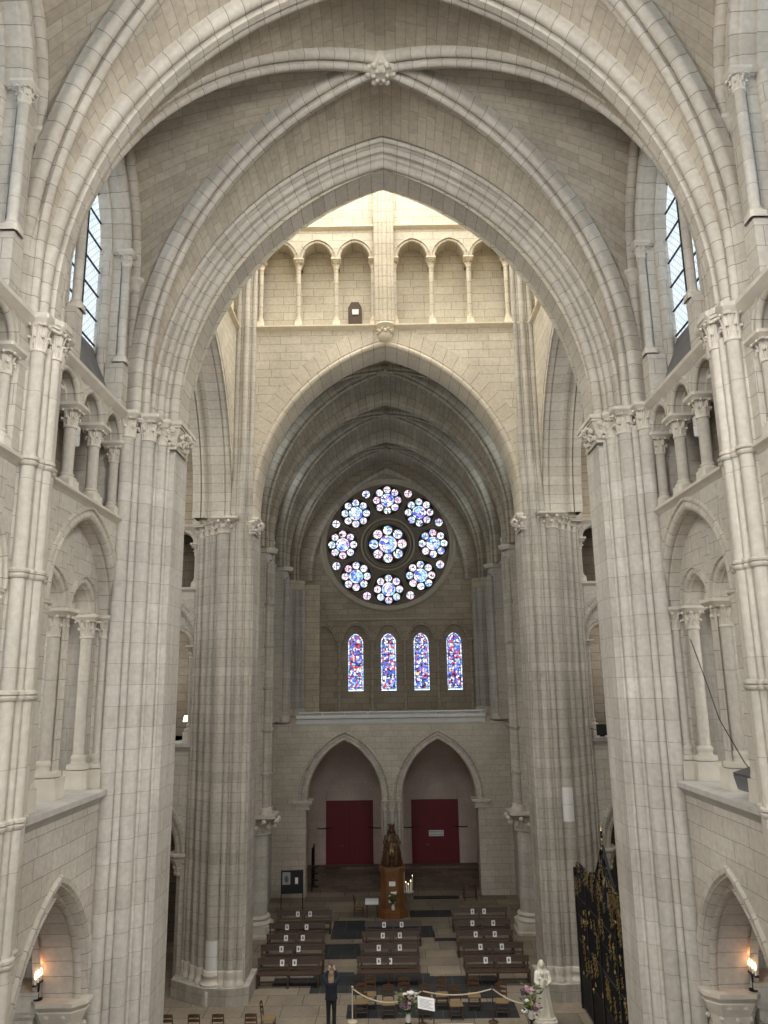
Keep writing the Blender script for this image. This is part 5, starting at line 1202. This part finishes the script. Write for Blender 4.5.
# crest: rising scrollwork with a central spire
m = MB()
for s in (-1, 1):
    m.tube([(0, s*3.6, 4.1), (0, s*2.9, 4.55), (0, s*2.2, 4.2), (0, s*1.7, 4.6), (0, s*1.0, 4.75), (0, s*.6, 5.1), (0, s*.25, 5.5), (0, 0, 5.75)], .045, 6)
    m.tube([(0, s*1.9, 4.1), (0, s*1.4, 4.3), (0, s*.9, 4.3), (0, s*.4, 4.9), (0, 0, 5.2)], .035, 6)
    for y, z, r_ in ((3.2, 4.25, .22), (2.5, 4.35, .26), (1.5, 4.4, .26), (.85, 4.6, .24), (.35, 5.0, .2)):
        m.tube([(0, s*(y+p[1]*r_/.16), z+p[2]*r_/.16) for p in scroll(1.3, .16)], .022, 6)
m.tube([(0, 0, 4.1), (0, 0, 6.2)], .03, 6); m.build('crest', 'black_iron', t, local=1)
for k in range(60):
    y = rng.uniform(-3.9, 3.7); zmax = 4.35+1.3*max(0, 1-abs(y)/1.5)
    put('iron_scroll', sb_, t, (rng.choice((-.03, .03)), y, rng.uniform(4.0, zmax)), scale=(1.3, rng.uniform(.6, 1.5)*rng.choice((-1, 1)), rng.uniform(.6, 1.5)))
sp = MB(); sp.tube([(0, 0, 0), (0, 0, .38)], [.016, .003], 5); sp.lathe([(.02, .1), (.035, .13), (.015, .17)], n=7); spk = sp.mesh('spike', 'black_iron')
for k in range(34): y = Y0+(Y1-Y0)*(k+.5)/34; put('spike', spk, t, (0, y, 4.05+.9*max(0, 1-abs(y)/1.2)), scale=(1, 1, rng.uniform(.7, 1.4)))
for k in range(30): y = rng.gauss(0, 1.4); put('gilded_leaf', gle, t, (-.05, max(-4, min(3.8, y)), rng.uniform(4.0, 4.5+1.0*max(0, 1-abs(y)/1.2))), scale=(1, rng.uniform(.7, 1.5), rng.uniform(.7, 1.5)))
for k in range(24):
    y = rng.uniform(-2.6, 2.6); zmax = 4.3+1.2*max(0, 1-abs(y)/1.3)
    put('gilded_scroll', gs, t, (rng.choice((-.04, .04)), y, rng.uniform(4.15, zmax)), scale=(.7, rng.uniform(.4, .8)*rng.choice((-1, 1)), rng.uniform(.4, .8)))
m = MB(); m.lathe([(.02, 5.6), (.08, 5.66), (.03, 5.75), (.03, 5.85), (.06, 5.9), (.02, 5.96)], n=8); m.tube([(0, -.16, 6.05), (0, .16, 6.05)], .018, 6); m.lathe([(.01, 6.1), (.04, 6.16), (.01, 6.24)], n=8); m.build('finial', 'gilding', t, local=1)

# flood light on the right gallery ledge, its cable, a speaker and a lamp in the galleries beyond
t = tag(empty('floodlight', (6.55, 14.35, 8.46), R(0)), 'large dark floodlight lying on the right gallery ledge', 'floodlight', kind='thing')
m = MB(); tf = lambda x, y, z: (x*.9-z*.25, y, z+x*.3+.16)
m.prism([(-.28, -.42), (.2, -.34), (.28, 0), (.2, .34), (-.28, .42)], .0, .30, lambda x, y, z: tf(x, y, z)); m.build('housing', 'grey_metal', t, local=1)
m = MB(); m.prism([(-.30, -.40), (-.27, -.40), (-.27, .40), (-.30, .40)], .02, .26, lambda x, y, z: tf(x, y, z)); m.build('lens', 'lamp_glass', t, local=1)
m = MB(); m.tube([(.05, -.45, .25), (.05, -.45, .0), (.05, .45, .0), (.05, .45, .25)], .025, 6); m.build('yoke', 'black_iron', t, local=1)
m = MB(); m.tube([(6.17, 16.0, 11.3), (6.19, 15.5, 10.5), (6.22, 15.1, 9.75), (6.45, 14.75, 9.0), (6.55, 14.5, 8.75)], .011, 5); tag(m.build('cable', 'cable'), 'thin cable drooping from the gallery capital to the floodlight', 'cable')
t = tag(empty('loudspeaker', (7.92, 30.0, 8.46)), 'small black loudspeaker on the gallery ledge beyond the right pier', 'speaker', kind='thing')
m = MB(); m.prism([(-.24, -.16), (.24, -.16), (.17, .16), (-.17, .16)], .05, .45); m.build('cabinet', 'black_plastic', t, local=1)
m = MB(); m.lathe([(.1, 0), (.1, .05)], n=10); m.build('foot', 'black_iron', t, local=1)
m = MB(); m.tube([(7.75, 30.05, 8.7), (7.42, 30.12, 8.78), (7.3, 30.14, 8.5), (7.28, 30.16, 5.0)], .016, 5); tag(m.build('cable', 'cable'), 'black cable running down the wall below the small loudspeaker', 'cable')
t = tag(empty('gallery_lamp', (-8.0, 31.2, 8.42)), 'small warm lamp in the gallery glimpsed past the left pier', 'lamp', kind='thing')
m = MB(); m.lathe([(.1, 0), (.1, .02), (.015, .04), (.015, .75)], n=10); m.build('stand', 'black_iron', t, local=1)
m = MB(); m.lathe([(.16, .75), (.11, .98)], n=12); m.build('lamp_shade', 'warm_lamp', t, local=1)

# candle bulb sconces in the arcades
for s in (-1, 1):
    P = Pr(15.42) if s > 0 else Pl(15.42); q = P(1.46, .86, 0); z0 = 4.51
    t = tag(empty('wall_sconce', (q[0], q[1], z0)), 'glowing sconce of four candle bulbs inside the %s arcade' % side_word[s], 'lamp', kind='thing')
    m = MB(); m.box((-.04, -.24, .30), (.04, .24, .325)); m.lathe([(.09, 0), (.09, .02), (.02, .04), (.02, .30)], n=10); m.build('bracket', 'black_iron', t, local=1)
    for k in range(4):
        y = -.18+.12*k; m = MB(); m.tube([(0, y, .32), (0, y, .42)], .022, 7); cb = m.build('candle', 'wax', t, local=1)
        m = MB(); m.lathe([(.008, .42), (.03, .46), (.022, .51), (.004, .56)], (0, y, 0), 8); m.build('bulb', 'flame_bulb', t, local=1)
    ld = bpy.data.lights.new('sconce_glow', 'POINT'); ld.energy = 3; ld.color = (1, .36, .14); ld.shadow_soft_size = .15
    lo = bpy.data.objects.new('sconce_glow', ld); C.objects.link(lo); lo.parent = t; lo.location = (0, 0, .66)

# renewed pale blocks in the far piers
for T, sx, zz, cx, a0, a1 in ((NE, 1, (5.65, 6.8), 6.28, 1.12*PI, 1.75*PI), (NW, -1, (.95, 1.95), 6.28, 1.2*PI, 1.9*PI)):
    m = MB(); m.lathe([(.264, zz[0]), (.264, (zz[0]+zz[1])/2-.006)], (sx*cx, 29.22, 0), 12, a0=a0, a1=a1, cap=False); m.lathe([(.264, (zz[0]+zz[1])/2+.006), (.264, zz[1])], (sx*cx, 29.22, 0), 12, a0=a0, a1=a1, cap=False)
    tag(m.build('renewed_block', 'new_block', T), 'pale renewed stone block')

# ------------------------------------------------------------------ the visitor photographing upwards
t = tag(empty('person', (-2.02, 27.1, 0)), 'visitor in dark clothes seen from behind, photographing upwards with raised arms', 'person', kind='thing')
def hand(c, d, side):
    """palm, four fingers curled round the phone, thumb; c wrist, d direction"""
    out = [('t', [c, (c[0]-side*.012, c[1]-.005, c[2]+.085)], [.026, .036])]
    for k, (dx, ln) in enumerate(((-.027, .066), (-.009, .075), (.009, .07), (.027, .055))):
        b = (c[0]-side*.012+dx*.3, c[1]-.028+.018*k, c[2]+.085)
        out.append(('t', [b, (b[0]-side*.02, b[1], b[2]+ln*.55), (b[0]-side*.05, b[1]+.004, b[2]+ln*.8)], [.0105, .0095, .008]))
    out.append(('t', [(c[0]-side*.01, c[1]-.03, c[2]+.03), (c[0]-side*.045, c[1]-.045, c[2]+.06), (c[0]-side*.065, c[1]-.035, c[2]+.085)], [.013, .011, .009]))
    return out
hd = (0.0, .0, 1.585)
body = [('t', [(0, .02, .93), (0, .01, 1.1), (0, 0, 1.28), (0, .01, 1.40)], [.14, .125, .15, .11]), ('b', (-.0, .01, .92), (.165, .12, .13)), ('b', (0, .0, 1.33), (.185, .11, .11)),
        ('t', [(0, .015, 1.40), (0, .0, 1.52)], [.058, .052]), ('b', hd, (.078, .098, .115)), ('b', (0, .06, 1.575), (.06, .06, .08)), ('t', [(0, .092, 1.60), (0, .115, 1.585)], [.014, .013]), ('t', [(-.022, .098, 1.545), (.022, .098, 1.545)], .009),
        ('b', (-.08, .0, 1.585), (.014, .024, .034)), ('b', (.08, .0, 1.585), (.014, .024, .034))]
for s in (-1, 1):
    body += [('t', [(s*.09, .01, .9), (s*.095, .02, .5), (s*.095, -.01, .09)], [.088, .058, .042]), ('t', [(s*.095, -.03, .06), (s*.1, .15, .035)], [.045, .035]),
             ('t', [(s*.175, .0, 1.37), (s*.245, .13, 1.47), (s*.10, .25, 1.66)], [.058, .045, .03])] + hand((s*.095, .255, 1.67), None, s)
fused('body', body, 'skin', t, .0075, 2)
coat = [('g', robe([(.84, .215, 0, .01), (1.0, .195, 0, .01), (1.15, .19, 0, .0), (1.3, .215, 0, 0), (1.38, .205, 0, .0), (1.46, .10, 0, .01)], n=28, folds=5, depth=.02, yk=.82))]
for s in (-1, 1): coat.append(('t', [(s*.165, .0, 1.36), (s*.25, .13, 1.475), (s*.13, .232, 1.62)], [.078, .064, .046]))
fused('jacket', coat, 'navy_cloth', t, .012, 3)
tr = [('b', (0, .01, .88), (.175, .125, .11))]
for s in (-1, 1): tr.append(('t', [(s*.09, .01, .88), (s*.097, .02, .5), (s*.097, -.01, .08)], [.1, .073, .062]))
fused('trousers', tr, 'black_cloth', t, .012, 3)
for s in (-1, 1): fused('shoe', [('t', [(s*.1, -.05, .05), (s*.103, .06, .045), (s*.108, .18, .035)], [.05, .052, .038])], 'black_plastic', t, .01, 2)
fused('hair', [('b', (0, -.025, 1.615), (.094, .10, .112)), ('g', robe([(1.26, .05, 0, -.13), (1.34, .085, 0, -.125), (1.45, .10, 0, -.105), (1.56, .10, 0, -.06), (1.64, .085, 0, -.03)], n=28, folds=11, depth=.06, yk=.55))], 'blond_hair', t, .009, 2)
t.scale = (.94, .94, .94)
m = MB(); m.box((-.075, -.005, -.038), (.075, .005, .038)); ph = m.build('phone', 'black_plastic'); ph.location = (-2.02, 27.1+.26*.94, 1.80*.94); ph.scale = (.94, .94, .94); ph.rotation_euler = (R(12), 0, 0); tag(ph, 'black phone held up in both hands by the visitor', 'phone')
m = MB(); m.lathe([(.008, 0), (.008, .002)], (.05, 0, 0), 8); m.box((-.068, -.0065, -.033), (.068, -.005, .033)); l_ = m.build('screen', 'lamp_glass', ph, local=1)
